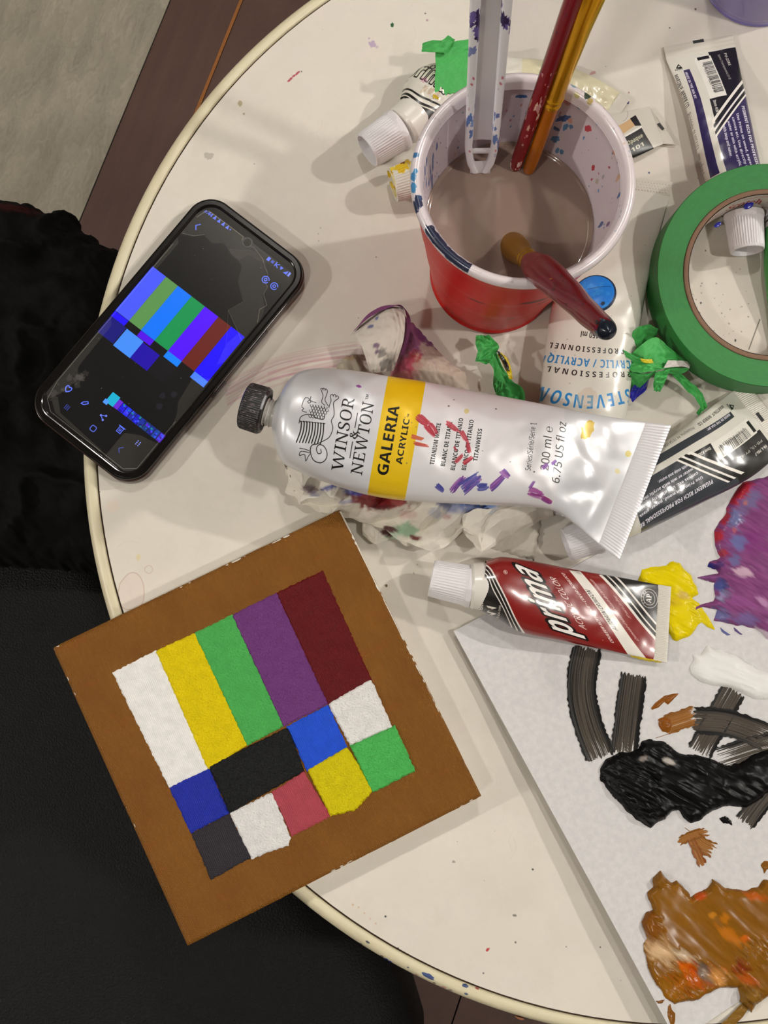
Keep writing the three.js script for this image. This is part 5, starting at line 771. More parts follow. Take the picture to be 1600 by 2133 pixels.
// ------------------------------------------------------------------ green masking tape
{
  // the roll leans on the violet tube: its far side is raised
  const c = at(1604, 563, 0.03), R = 0.0552, r = 0.0398, H = 0.024, tilt = 0.085, base = V(c.x, 0.0012, c.z);
  const roll = thing('tape_roll', 'roll of green masking tape with a brown cardboard core', 'tape', base);
  const q = new THREE.Matrix4().makeRotationX(tilt), lift = 0.0045;
  const place = (g) => g.applyMatrix4(q).translate(c.x, 0.0012 + lift, c.z);
  const lathe = (pts, n = 160) => new THREE.LatheGeometry(pts.map(([a, b]) => new THREE.Vector2(a, b)), n);
  const layers = computed(512, 64, (i, j) => 0.5 + 0.25 * noise2(0.1, j * 0.9) + 0.12 * noise2(i / 3, j / 2));
  const greenMap = computed(512, 256, (i, j) => { const n = 0.5 + 0.4 * fbm(i / 40, j / 9, 3) + 0.12 * noise2(i / 1.7, j / 1.7); return mix3([0.13, 0.44, 0.18], [0.17, 0.51, 0.225], n); }, true); greenMap.repeat.set(3, 1);
  const tapeMat = phys('#ffffff', 0.55, { map: greenMap, bumpMap: layers, bumpScale: 0.00008 });
  part(roll, 'tape_winding', place(lathe([[r + 0.0028, 0.0002], [R - 0.0003, 0], [R, 0.0003], [R + 0.0001, H - 0.0003], [R - 0.0003, H], [r + 0.0028, H - 0.0001]])), tapeMat, 'wound green tape');
  part(roll, 'cardboard_core', place(lathe([[r + 0.0004, 0], [r + 0.0028, 0], [r + 0.0028, H + 0.0001], [r + 0.0022, H + 0.0004], [r + 0.0012, H + 0.0004], [r + 0.0004, H + 0.0001]])), std('#7d614d', 0.85, { bumpMap: layers, bumpScale: 0.0002 }), 'brown cardboard core');
  const liner = drawn(2048, 128, (x) => {
    x.fillStyle = '#cfc9bf'; x.fillRect(0, 0, 2048, 128);
    for (let i = 0; i < 5; i++) { const a = i * 410 + 60; line(x, 'Scotch', a, 84, a + 150, 84, 46, 'bold', 'serif', '#b03a3c'); path(x, [[a + 170, 64], [a + 240, 64]], null, '#9a4a48', 3); line(x, 'MASKING', a + 250, 80, a + 370, 80, 30, 'bold', 'sans-serif', '#a8585a'); }
    for (const y of [20, 104]) path(x, [[0, y], [2048, y]], null, 'rgba(176,60,60,.7)', 3);
  });
  liner.wrapS = liner.wrapT = THREE.RepeatWrapping; liner.repeat.set(-1, 1);
  part(roll, 'core_lining', place(lathe([[r, 0.0002], [r, H]])), std('#ffffff', 0.6, { map: liner }), 'white lining printed in red');
}
/** torn strip of tape: rows of edge points [u, v, height, u, v, height], smoothed, with ragged ends */
function tapeStrip(rows, seed = 1, wav = 0.0006, sharp = false) {
  const A = rows.map(([u, v, h]) => at(u, v, h)), B = rows.map(([, , , u, v, h]) => at(u, v, h));
  const ca = new THREE.CatmullRomCurve3(A, false, 'centripetal'), cb = new THREE.CatmullRomCurve3(B, false, 'centripetal'), lp = (P, s) => { const k = clamp(s) * (P.length - 1), i = Math.min(P.length - 2, Math.floor(k)); return P[i].clone().lerp(P[i + 1], k - i); };
  const f = (s, t) => { const jag = (s < 0.01 ? 1 : s > 0.99 ? -1 : 0) * 0.02 * (noise2(t * 9 + seed, seed) + 0.5 * noise2(t * 26, seed)); const q = clamp(s + jag), e = sharp ? lp(A, q) : ca.getPoint(q), g = sharp ? lp(B, q) : cb.getPoint(q), p = e.lerp(g, t); p.y += wav * noise2(q * 3 + seed, t * 2) + wav * 0.3 * noise2(q * 8 + seed, t * 5); return p; };
  const ns = sharp ? (rows.length - 1) * 10 : 48, g = surface(f, ns, 20), d = surface((s, t) => { const p = f(1 - s, t); p.y -= 0.00018; return p; }, ns, 20, (s, t) => [1 - s, t]);
  return merged([g, d]);
}
const tapeTex = computed(256, 256, (i, j) => { const n = 0.5 + 0.4 * fbm(i / 30, j / 30, 3) + 0.2 * Math.abs(Math.sin(i / 3.2)) * 0.4; return mix3([0.215, 0.60, 0.27], [0.275, 0.685, 0.335], n); }, true);
const tapePiece = std('#ffffff', 0.62, { map: tapeTex }), paintOn = (hex) => phys(hex, 0.3, { clearcoat: 0.6, clearcoatRoughness: 0.15 });
{
  const t = thing('green_tape_scrap', 'folded scrap of green masking tape stuck on the crumpled tube behind the cup', 'tape', V(at(940, 130, 0.02).x, 0.021, at(940, 130, 0.02).z));
  part(t, 'flat_fold', tapeStrip([[908, 92, 0.0238, 984, 80, 0.0225], [907, 118, 0.0238, 985, 92, 0.0228], [908, 140, 0.0235, 986, 100, 0.023], [906, 165, 0.0225, 990, 130, 0.0225], [906, 205, 0.020, 1000, 180, 0.019]], 3, 0.0004), tapePiece);
  part(t, 'top_fold', tapeStrip([[880, 90, 0.024, 878, 108, 0.024], [900, 84, 0.027, 900, 109, 0.0265], [920, 84, 0.029, 924, 110, 0.026], [934, 74, 0.0285, 928, 114, 0.0255], [948, 82, 0.0265, 944, 92, 0.0245]], 5, 0.0005, true), tapePiece);
  part(t, 'yellow_paint_edge', tapeStrip([[902, 196, 0.0222, 902, 204, 0.0216], [908, 198, 0.0224, 910, 206, 0.0215], [914, 202, 0.022, 914, 208, 0.021]], 6, 0.0002), paintOn('#c8ac14'));
}
{
  const t = thing('green_tape_curl', 'torn curl of green tape with yellow and black paint, below the red cup', 'tape', V(at(1040, 770, 0).x, 0.0004, at(1040, 770, 0).z));
  part(t, 'upper_fold', tapeStrip([[992, 698, 0.012, 1018, 698, 0.014], [990, 716, 0.013, 1034, 712, 0.015], [996, 730, 0.013, 1040, 724, 0.015], [990, 752, 0.011, 1030, 742, 0.012], [1012, 758, 0.009, 1040, 748, 0.008]], 11, 0.0014, true), tapePiece);
  part(t, 'lower_fold', tapeStrip([[1012, 745, 0.009, 1034, 728, 0.013], [1028, 770, 0.009, 1044, 756, 0.012], [1028, 806, 0.007, 1066, 792, 0.013], [1040, 830, 0.004, 1090, 812, 0.009], [1050, 850, 0.003, 1094, 838, 0.006]], 13, 0.0012), tapePiece);
  part(t, 'inner_fold', tapeStrip([[1030, 800, 0.011, 1044, 778, 0.014], [1034, 818, 0.010, 1054, 800, 0.0135], [1030, 822, 0.008, 1060, 812, 0.012]], 17, 0.0008), tapePiece);
  part(t, 'yellow_paint', tapeStrip([[1036, 738, 0.0136, 1044, 734, 0.013], [1044, 752, 0.0135, 1058, 748, 0.0118], [1054, 772, 0.0135, 1066, 774, 0.0115], [1062, 790, 0.0138, 1068, 790, 0.012]], 19, 0.0005), paintOn('#cdb416'));
  part(t, 'black_paint', tapeStrip([[1034, 730, 0.0142, 1040, 732, 0.013], [1042, 744, 0.0142, 1052, 746, 0.0126], [1052, 764, 0.0142, 1060, 764, 0.0124], [1058, 772, 0.0138, 1062, 774, 0.0124]], 23, 0.0005), paintOn('#14120e'));
}
{
  const t = thing('green_tape_crumple', 'crumpled green tape with blue paint and a white flap, beside the tape roll', 'tape', V(at(1360, 760, 0).x, 0.0004, at(1360, 760, 0).z));
  const S = (n, rows, seed, wav = 0.0010, sharp = false) => part(t, n, tapeStrip(rows, seed, wav, sharp), tapePiece);
  S('upper_fold', [[1318, 690, 0.022, 1316, 728, 0.014], [1332, 680, 0.026, 1330, 728, 0.013], [1350, 676, 0.027, 1350, 712, 0.013], [1372, 684, 0.024, 1368, 700, 0.012]], 31);
  S('broad_fold', [[1312, 740, 0.018, 1318, 776, 0.016], [1334, 720, 0.023, 1336, 778, 0.020], [1366, 702, 0.023, 1360, 772, 0.021], [1400, 728, 0.019, 1386, 768, 0.019], [1432, 752, 0.014, 1392, 778, 0.016]], 37);
  S('long_point', [[1282, 727, 0.021, 1282, 731, 0.0205], [1300, 730, 0.022, 1302, 742, 0.021], [1326, 742, 0.024, 1330, 758, 0.021], [1340, 750, 0.0235, 1338, 762, 0.021]], 41, 0.0004);
  S('front_lip', [[1318, 776, 0.020, 1300, 760, 0.017], [1340, 776, 0.025, 1336, 754, 0.022], [1362, 772, 0.024, 1350, 752, 0.024], [1386, 768, 0.021, 1376, 758, 0.0225]], 43);
  S('lower_fold', [[1300, 775, 0.018, 1310, 815, 0.006], [1330, 778, 0.021, 1326, 812, 0.010], [1356, 776, 0.022, 1344, 798, 0.013], [1366, 772, 0.022, 1366, 776, 0.019]], 47, 0.0016);
  S('left_tail', [[1274, 782, 0.017, 1302, 776, 0.015], [1280, 800, 0.018, 1304, 798, 0.011], [1278, 830, 0.013, 1306, 826, 0.009], [1282, 862, 0.008, 1300, 860, 0.006]], 53, 0.0012);
  S('middle_tail', [[1366, 775, 0.021, 1396, 768, 0.020], [1362, 795, 0.018, 1388, 790, 0.016], [1362, 815, 0.012, 1376, 816, 0.011]], 59, 0.0010);
  S('right_tail', [[1398, 778, 0.012, 1416, 776, 0.013], [1424, 806, 0.008, 1440, 796, 0.009], [1450, 832, 0.005, 1464, 822, 0.006], [1464, 858, 0.003, 1474, 848, 0.004]], 61, 0.0008);
  S('tail_end', [[1474, 846, 0.004, 1466, 838, 0.0045], [1466, 852, 0.003, 1458, 850, 0.003], [1456, 866, 0.002, 1450, 860, 0.0025]], 67, 0.0006);
  part(t, 'white_flap', tapeStrip([[1382, 766, 0.0225, 1392, 750, 0.0225], [1410, 764, 0.0205, 1410, 751, 0.0205], [1426, 764, 0.018, 1428, 752, 0.018], [1436, 768, 0.0165, 1438, 760, 0.0165]], 71, 0.0003), std('#c9c2bd', 0.6), 'white paper backing');
  S('flap_underside', [[1392, 778, 0.016, 1384, 768, 0.020], [1410, 780, 0.0145, 1410, 766, 0.019], [1428, 775, 0.014, 1430, 766, 0.0165], [1438, 766, 0.0155, 1438, 764, 0.0155]], 73, 0.0004);
  part(t, 'blue_paint', tapeStrip([[1312, 828, 0.0085, 1318, 838, 0.006], [1318, 806, 0.012, 1330, 826, 0.007], [1336, 794, 0.014, 1346, 812, 0.009], [1352, 788, 0.016, 1352, 794, 0.012]], 79, 0.0005), paintOn('#10189a'));
  part(t, 'yellow_paint', tapeStrip([[1334, 746, 0.0252, 1336, 752, 0.0248], [1344, 748, 0.0254, 1344, 756, 0.0248], [1358, 748, 0.0248, 1362, 756, 0.0245]], 83, 0.0003), paintOn('#d2c21c'));
}

// ------------------------------------------------------------------ lilac cup beyond the tubes
{
  const c = at(1572, -46, 0), t = thing('lilac_cup', 'translucent lilac plastic cup at the far side of the table', 'cup', V(c.x, 0.0003, c.z));
  const L = (p) => new THREE.LatheGeometry(p.map(([a, b]) => new THREE.Vector2(a, b)), 120).translate(c.x, 0.0003, c.z), mat = phys('#cdc6e4', 0.12, { transmission: 0.75, thickness: 0, ior: 1.4, clearcoat: 0.5 });
  part(t, 'wall', L([[0.0262, 0.001], [0.0275, 0], [0.0283, 0.0012], [0.0285, 0.004], [0.0345, 0.09], [0.0352, 0.0915], [0.0345, 0.092], [0.0335, 0.09], [0.0275, 0.005]]), mat);
  part(t, 'floor_disc', L([[0.0002, 0.004], [0.026, 0.004], [0.0272, 0.002], [0.0262, 0.001]]), mat);
  part(t, 'foot_ring', new THREE.TorusGeometry(0.0276, 0.0011, 12, 120).rotateX(Math.PI / 2).translate(c.x, 0.0014, c.z), phys('#9a90d4', 0.15, { transmission: 0.5, thickness: 0, clearcoat: 0.5 }), 'deeper lilac foot ring');
}

// ------------------------------------------------------------------ crumpled paper towels
const towelBump = computed(256, 256, (i, j) => { const u = (i / 256 * 6) % 1 - 0.5, v = (j / 256 * 6 + (Math.floor(i / 256 * 6) % 2) * 0.5) % 1 - 0.5; return 0.3 + 0.55 * Math.exp(-(u * u + v * v) * 22) + 0.12 * fbm(i / 9, j / 9, 3); });
const towelMat = std('#ffffff', 0.9, { vertexColors: true, bumpMap: towelBump, bumpScale: 0.00022 });
const creases = (x, z, seed, f = 1) => { // sharp random folds: sums of triangle waves in slowly turning directions
  let h = 0; for (let k = 0; k < 5; k++) { const a = seed * 1.7 + k * 1.26 + 0.7 * noise2(x * 14 * f + k, z * 14 * f + seed), p = (x * Math.cos(a) + z * Math.sin(a)) * (58 + k * 37) * f + noise2(x * 26 * f + k * 5, z * 26 * f + seed) * 1.2; h += Math.abs(((p % 2) + 2) % 2 - 1) * (1 / (1 + k * 0.55)); } return h / 2.6;
};
function towel(poly, h, { base = 0, top, seed, amp, edge = 0.006, dabs = [], cell = 0.00075, color = '#cfc8ba', f = 1 }) {
  const pts = onPlane(poly, base + h * 0.7), fd = polygonField(pts), c = lin(color), D = dabs.map(([u, v, r, hex, k = 1, st = 1, tu = 0]) => { const p = at(u, v, base + h * 0.8); return [p.x, p.z, r, lin(hex), k, st, tu]; });
  return layer({
    box: boundsOf(pts, 0.002), cell, field: (x, z) => fd(x, z) + 0.0007 * noise2(x * 260 + seed, z * 260), base: () => base,
    height: (d, x, z) => { const e = Math.sqrt(1 - (1 - clamp(d / edge)) ** 2); return e * (h * (top ? top(x, z) : 1) + amp * (creases(x, z, seed, f) - 0.5)) + 0.0002; },
    color: (x, z) => { let q = c; const n = 1 + 0.05 * fbm(x * 200, z * 200, 3); q = [q[0] * n, q[1] * n, q[2] * n]; for (const [a, b, r, hex, k, st, tu] of D) { const dx = x - a, dz = z - b, X = dx * Math.cos(tu) + dz * Math.sin(tu), Z = -dx * Math.sin(tu) + dz * Math.cos(tu), w = 1 + 0.55 * fbm(x * 240 + a * 90, z * 240, 3); q = mix3(q, hex, k * smooth(1.15, 0.75, Math.hypot(X / st, Z) / (r * w))); } return q; }, uvScale: 0.03,
  });
}
/** sheet folded along sharp creases through a net of rows of points [u, v, height] */
function foldedSheet(net, seed, { color = '#ded7ca', dabs = [], fine = 0.0005, n = 7 } = {}) {
  const P = net.map((r) => r.map(([u, v, h]) => at(u, v, h))), R = P.length - 1, Q = P[0].length - 1, c = lin(color);
  const f = (s, t) => { const a = s * R, b = t * Q, i = Math.min(R - 1, Math.floor(a)), j = Math.min(Q - 1, Math.floor(b)), x = a - i, y = b - j, A = P[i][j], B = P[i][j + 1], C = P[i + 1][j], D = P[i + 1][j + 1]; const p = x + y < 1 ? A.clone().addScaledVector(C.clone().sub(A), x).addScaledVector(B.clone().sub(A), y) : D.clone().addScaledVector(B.clone().sub(D), 1 - x).addScaledVector(C.clone().sub(D), 1 - y); const w = fine * (creases(p.x, p.z, seed, 1.3) - 0.5) * 2; p.y += w + 0.0006 * noise2(p.x * 60 + seed, p.z * 60); p.x += 0.0012 * noise2(p.z * 90 + seed, p.x * 90); p.z += 0.0012 * noise2(p.x * 90 + seed * 2, p.z * 90); return p; };
  const g = surface(f, R * n, Q * n, (s, t) => [t * Q * 0.36, s * R * 0.22]), pos = g.attributes.position, col = [];
  const D = dabs.map(([u, v, r, hex, k = 1, st = 1, tu = 0]) => { const p = at(u, v, 0.012); return [p.x, p.z, r, lin(hex), k, st, tu]; });
  for (let i = 0; i < pos.count; i++) { const x = pos.getX(i), z = pos.getZ(i); let q = c; const m = 1 + 0.04 * fbm(x * 200, z * 200, 2); q = [q[0] * m, q[1] * m, q[2] * m]; for (const [a, b, r, h, k, st, tu] of D) { const dx = x - a, dz = z - b, X = dx * Math.cos(tu) + dz * Math.sin(tu), Z = -dx * Math.sin(tu) + dz * Math.cos(tu); q = mix3(q, h, k * smooth(1.15, 0.7, Math.hypot(X / st, Z) / (r * (1 + 0.6 * fbm(x * 260 + a * 90, z * 260, 3))))); } col.push(...q); }
  g.setAttribute('color', new THREE.Float32BufferAttribute(col, 3)); return toCreasedNormals(g, 0.32);
}
const rowsOf = (us, ...rows) => rows.map(([vs, hs]) => us.map((u, i) => [u, vs[i], Array.isArray(hs) ? hs[i] / 1000 : hs / 1000]));
{
  const t = thing('paper_towel', 'crumpled paper towels with paint smears bunched under the large tube', 'paper towel', V(at(880, 1060, 0).x, 0.0002, at(880, 1060, 0).z));
  part(t, 'flat_ply', towel([[1000, 1075], [1128, 1060], [1124, 1110], [1114, 1168], [1060, 1152], [1022, 1140], [985, 1118]], 0.0022, { seed: 3, amp: 0.0016, edge: 0.002, color: '#cbc4b6' }), towelMat);
  part(t, 'hidden_bunch', towel([[620, 930], [640, 985], [720, 1030], [860, 1056], [1000, 1062], [1130, 1052], [1150, 1000], [1100, 930], [900, 880], [700, 860]], 0.016, { seed: 5, amp: 0.006, edge: 0.006, f: 0.7, color: '#d6cfc2' }), towelMat);
  const us = [598, 628, 662, 690, 728, 765, 800, 838, 872, 905, 938, 966, 1000, 1040, 1076, 1112];
  part(t, 'front_folds', foldedSheet(rowsOf(us, [[950, 968, 984, 994, 1006, 1016, 1022, 1028, 1032, 1034, 1038, 1040, 1042, 1042, 1040, 1036], 17],
    [[978, 1012, 1016, 1034, 1030, 1044, 1044, 1054, 1050, 1062, 1054, 1060, 1056, 1064, 1054, 1050], [12, 17, 10, 18, 12, 18, 11, 19, 12, 19, 13, 18, 11, 19, 11, 11]],
    [[1004, 1030, 1036, 1052, 1052, 1058, 1070, 1074, 1086, 1078, 1092, 1078, 1096, 1082, 1080, 1066], [7, 13, 16, 9, 17, 10, 18, 10, 18, 10, 18, 12, 17, 9, 14, 8]],
    [[1016, 1044, 1050, 1066, 1068, 1080, 1086, 1104, 1112, 1124, 1116, 1098, 1128, 1110, 1094, 1076], [5, 12, 8, 14, 7, 15, 8, 15, 9, 17, 9, 13, 15, 7, 9, 5]],
    [[1024, 1050, 1064, 1074, 1080, 1092, 1104, 1126, 1142, 1147, 1132, 1110, 1151, 1128, 1104, 1084], [3, 9, 11, 7, 12, 8, 13, 8, 14, 12, 7, 8, 12, 5, 6, 3]],
    [[1014, 1040, 1052, 1062, 1068, 1080, 1090, 1108, 1122, 1126, 1112, 1094, 1130, 1108, 1090, 1074], 1.5]), 3, {
    dabs: [[774, 1040, 0.005, '#7c1016', 0.95, 2.4, 0.12], [815, 1048, 0.0036, '#8d1a1c', 0.9, 2.4, 0.1], [795, 1057, 0.0018, '#5a0a10', 0.9, 3.4, 0.05], [690, 1018, 0.0011, '#2c3a90', 0.85, 5, -0.15], [735, 1024, 0.0022, '#34489c', 0.8, 3, 0.2], [648, 1020, 0.0018, '#5a2a50', 0.6, 2.5], [655, 1032, 0.0014, '#40488f', 0.5, 2.4], [985, 1056, 0.0036, '#3f6cc4', 0.75, 2.2, 0.1], [940, 1054, 0.003, '#566aa0', 0.7, 2.4, 0.05], [1012, 1054, 0.0018, '#5a86d0', 0.8, 3, 0.1], [960, 1066, 0.0024, '#8a8fb0', 0.5, 3], [850, 1072, 0.0024, '#b8767a', 0.35, 2], [930, 1078, 0.0012, '#a04a50', 0.6, 2], [905, 1070, 0.0022, '#8a93b8', 0.4, 2], [1020, 1066, 0.0024, '#a8b4d0', 0.4, 2], [720, 1046, 0.0012, '#5060a0', 0.5, 3], [846, 1104, 0.0034, '#7fae88', 0.75, 1.6], [826, 1108, 0.0024, '#93b99a', 0.6, 1.8], [812, 1102, 0.0014, '#4a1018', 0.95, 2.6, 0.15], [866, 1120, 0.0011, '#6a1420', 0.95, 3, 0.3]] }), towelMat);
  part(t, 'under_fold', foldedSheet(rowsOf([752, 780, 812, 848, 884, 920], [[1070, 1076, 1082, 1090, 1100, 1112], 7], [[1090, 1098, 1104, 1112, 1124, 1126], [5, 8, 5, 8, 4, 6]], [[1110, 1122, 1118, 1130, 1140, 1136], [4, 6, 3, 5, 3, 3]], [[1118, 1132, 1124, 1136, 1147, 1140], [2, 3, 1.5, 3, 2, 1.5]]), 7, { dabs: [[845, 1108, 0.0036, '#7aa882', 0.7, 1.6], [824, 1112, 0.0026, '#8fb596', 0.6, 1.6], [812, 1105, 0.0018, '#4a1018', 0.95, 2.4, 0.15], [866, 1122, 0.0013, '#6a1420', 0.95, 3, 0.3], [876, 1132, 0.001, '#6a1420', 0.9, 2, 0.3]] }), towelMat);
  part(t, 'embossed_fold', foldedSheet(rowsOf([962, 1002, 1050, 1100, 1150], [[1068, 1060, 1056, 1050, 1044], [15, 17, 16, 15, 12]], [[1088, 1086, 1080, 1070, 1056], [13, 16, 17, 14, 10]], [[1106, 1120, 1106, 1088, 1066], [11, 15, 13, 11, 8]], [[1112, 1150, 1122, 1098, 1074], [6, 12, 9, 7, 4]]), 11, { fine: 0.0003 }), towelMat);
  part(t, 'left_wisp', towel([[588, 956], [602, 980], [620, 1030], [636, 1046], [622, 1034], [610, 1028], [606, 1000], [594, 980]], 0.012, { seed: 29, amp: 0.004, edge: 0.0016, color: '#ded7ca' }), towelMat);
}
{
  // rolled towel with purple stain beside the cup
  const t = thing('stained_paper_towel', 'rolled scrap of paper towel stained purple and red, leaning by the large tube', 'paper towel', V(at(860, 730, 0).x, 0.0002, at(860, 730, 0).z));
  part(t, 'roll', towel([[836, 636], [852, 650], [880, 676], [908, 706], [940, 738], [976, 760], [980, 806], [940, 818], [880, 812], [820, 800], [812, 770], [826, 720], [830, 670]], 0.024, { seed: 31, amp: 0.005, edge: 0.016, f: 0.5, color: '#bfae9f', top: (x, z) => { const a = at(860, 720, 0.02), d = at(975, 790, 0.01); return 1.05 - 0.5 * clamp(((x - a.x) * (d.x - a.x) + (z - a.z) * (d.z - a.z)) / ((d.x - a.x) ** 2 + (d.z - a.z) ** 2)); },
    dabs: [[862, 690, 0.011, '#7a3468', 0.9, 1.7, 0.75], [838, 740, 0.009, '#8d4a6c', 0.85, 0.7, 0], [895, 702, 0.005, '#5f2a62', 0.8, 2, 0.8], [862, 758, 0.0058, '#a02e36', 0.9, 0.7, 0.1], [846, 772, 0.006, '#a8485c', 0.8, 1.2], [905, 735, 0.006, '#b5a697', 0.8, 1.2], [880, 770, 0.005, '#ad9b8c', 0.7, 1]] }), towelMat);
  part(t, 'embossed_flap', tapeFlap([[[728, 700, 0.012], [738, 698, 0.020], [752, 718, 0.024], [770, 774, 0.021]], [[762, 668, 0.012], [778, 672, 0.024], [792, 708, 0.029], [786, 776, 0.024]], [[800, 642, 0.013], [812, 648, 0.028], [826, 690, 0.032], [806, 774, 0.025]], [[836, 636, 0.018], [843, 650, 0.029], [841, 705, 0.032], [820, 772, 0.022]]], 5), towelMat);
  part(t, 'purple_edge', tapeStrip([[736, 690, 0.019, 740, 686, 0.014], [770, 660, 0.023, 766, 655, 0.016], [806, 642, 0.027, 802, 637, 0.018], [836, 636, 0.029, 838, 640, 0.024], [846, 655, 0.031, 854, 662, 0.024], [846, 700, 0.032, 852, 706, 0.024], [834, 738, 0.029, 840, 742, 0.022]], 91, 0.0008), std('#7c3f70', 0.8), 'purple stained edge');
  part(t, 'loose_corner', towel([[716, 742], [742, 735], [770, 770], [790, 790], [700, 800], [690, 778]], 0.005, { seed: 37, amp: 0.003, edge: 0.003, color: '#b0a694', dabs: [[728, 744, 0.0022, '#a07a50', 0.6, 1.6]] }), towelMat);
}
/** sheet through a net of points [u, v, height] with a speckled towel colour */
function tapeFlap(net, seed) {
  const P = net.map((r) => r.map(([u, v, h]) => at(u, v, h))), rows = P.map((r) => new THREE.CatmullRomCurve3(r, false, 'centripetal'));
  const g = surface((s, t) => { const p = new THREE.CatmullRomCurve3(rows.map((r) => r.getPoint(t)), false, 'centripetal').getPoint(s); p.y += 0.0011 * (creases(p.x, p.z, seed, 0.9) - 0.5) + 0.0005 * Math.exp(-30 * (((s * 7) % 1 - 0.5) ** 2 + ((t * 7 + (Math.floor(s * 7) % 2) * 0.5) % 1 - 0.5) ** 2) / 2); return p; }, 60, 60, (s, t) => [s * 1.2, t * 1.2]);
  const pos = g.attributes.position, col = [], c = lin('#cfc6bb');
  const spots = [[806, 760, 0.0042, '#3c3834', 0.75], [796, 738, 0.0028, '#2e2b2a', 0.6], [815, 748, 0.003, '#55504a', 0.5], [784, 722, 0.0018, '#5a2d60', 0.8], [786, 734, 0.0014, '#5a2d60', 0.8], [772, 678, 0.0016, '#34488c', 0.8], [785, 660, 0.0012, '#34488c', 0.8], [762, 768, 0.002, '#b0543c', 0.8]].map(([u, v, r, h, k]) => { const p = at(u, v, 0.026); return [p.x, p.z, r, lin(h), k]; });
  for (let i = 0; i < pos.count; i++) { const x = pos.getX(i), z = pos.getZ(i); let q = c; for (const [a, b, r, h, k] of spots) q = mix3(q, h, k * smooth(1.1, 0.5, Math.hypot(x - a, z - b) / (r * (1 + 0.7 * fbm(x * 300, z * 300, 3))))); col.push(...q); }
  g.setAttribute('color', new THREE.Float32BufferAttribute(col, 3)); return g;
}

// ------------------------------------------------------------------ paper palette and the paint on it
const PA = at(945, 1315, 0.004), PD = at(1390, 2133, 0.009), pe1 = V(PD.x - PA.x, 0, PD.z - PA.z).normalize(), pe2 = V(pe1.z, 0, -pe1.x), PL = 0.216, PW = 0.279;
function paperY(x, z) { // the near long edge curls up off the table
  const dx = x - PA.x, dz = z - PA.z, a = dx * pe1.x + dz * pe1.z, b = dx * pe2.x + dz * pe2.z;
  return 0.0006 + (0.0035 + 0.0055 * smooth(0, 0.20, a)) * Math.max(0, 1 - b / 0.036) ** 2 + 0.0002 * (1 + noise2(x * 22, z * 22));
}
{
  const sheet = surface((s, t) => { const p = PA.clone().addScaledVector(pe1, s * PL).addScaledVector(pe2, t * PW); p.y = paperY(p.x, p.z); return p; }, 90, 110, (s, t) => [t * PW / 0.06, s * PL / 0.06]);
  const pulp = computed(256, 256, (i, j) => { const n = 0.5 + 0.35 * fbm(i / 22, j / 22, 4) + 0.15 * noise2(i / 3, j / 3); return mix3([0.745, 0.735, 0.735], [0.845, 0.832, 0.828], n); }, true);
  const under = surface((s, t) => { const p = PA.clone().addScaledVector(pe1, (1 - s) * PL).addScaledVector(pe2, t * PW); p.y = paperY(p.x, p.z) - 0.00018; return p; }, 90, 110, (s, t) => [t, s]);
  solo('paper_palette', 'white sheet of palette paper with one edge curling off the table', 'paper', merged([sheet, under]), std('#ffffff', 0.75, { map: pulp }));
}
const wet = (r = 0.22) => phys('#ffffff', r, { vertexColors: true, specularIntensity: 0.26 });
/** blob of wet paint: outline, thickness, brush marks along `along` (radians), patches of other colours [u, v, radius, hex, strength, stretch, turn] */
function blob(name, label, poly, { hex, thick, seed, along = 0, ridge = 0.0005, lump = 0.5, dabs = [], cell = 0.0005, soft = 0.0016, rough = 0.0006, vary = 0.12, r = 0.22, group }) {
  const h0 = 0.0012, pts = onPlane(poly, h0), fd = polygonField(pts), c = lin(hex), ca = Math.cos(along), sa = Math.sin(along), D = dabs.map(([u, v, q, hx, k = 1, st = 1, tu = 0, up = 0]) => { const p = at(u, v, h0 + thick); return [p.x, p.z, q, lin(hx), k, st, tu, up]; });
  const hit = (x, z, [a, b, q, , , st, tu]) => { const dx = x - a, dz = z - b, X = dx * Math.cos(tu) + dz * Math.sin(tu), Z = -dx * Math.sin(tu) + dz * Math.cos(tu); const A = x * ca + z * sa, B = -x * sa + z * ca; return Math.hypot(X / st, Z) / (q * (1 + 0.75 * fbm(A * 70 + a * 50, B * 330, 3))); };
  const g = layer({
    box: boundsOf(pts, 0.002), cell, field: (x, z) => fd(x, z) + rough * (1.1 * noise2(x * 130 + seed, z * 130) * smooth(-0.5, 0.4, noise2(x * 50, z * 50 + seed)) + 0.4 * noise2(x * 700, z * 700 + seed) * smooth(-0.2, 0.6, noise2(x * 90 + seed, z * 90))), base: paperY,
    height: (d, x, z) => { const X = (x * ca + z * sa), Z = (-x * sa + z * ca), e = 1 - Math.exp(-d / soft), wv = noise2(x * 46 + seed, z * 46) * 0.7 + noise2(x * 105 + seed, z * 105) * 0.3, long = noise2(X * 18 + seed, Z * 80) + 0.45 * noise2(X * 34 + seed, Z * 170 + 3); let h = thick * e * (1 + lump * (0.34 * wv + 0.42 * long)) + e * ridge * (noise2(X * 26, Z * 420 + seed) * smooth(-0.1, 0.5, noise2(x * 60 + seed, z * 60 + 5)) + 0.6 * noise2(X * 60 + 7, Z * 260 + seed)); for (const q of D) if (q[7]) h += q[7] * e * smooth(1.1, 0.2, hit(x, z, q)); return Math.max(h, 0.00008) + 0.0001; },
    color: (x, z) => { const X = (x * ca + z * sa), Z = (-x * sa + z * ca), n = 1 + vary * fbm(X * 60 + seed, Z * 420, 3); let q = [c[0] * n, c[1] * n, c[2] * n]; for (const e of D) q = mix3(q, e[3], e[4] * smooth(1.2, 0.45, hit(x, z, e))); return q; }, uvScale: 0.02,
  });
  return solo(name, label, 'paint', g, wet(r), group);
}
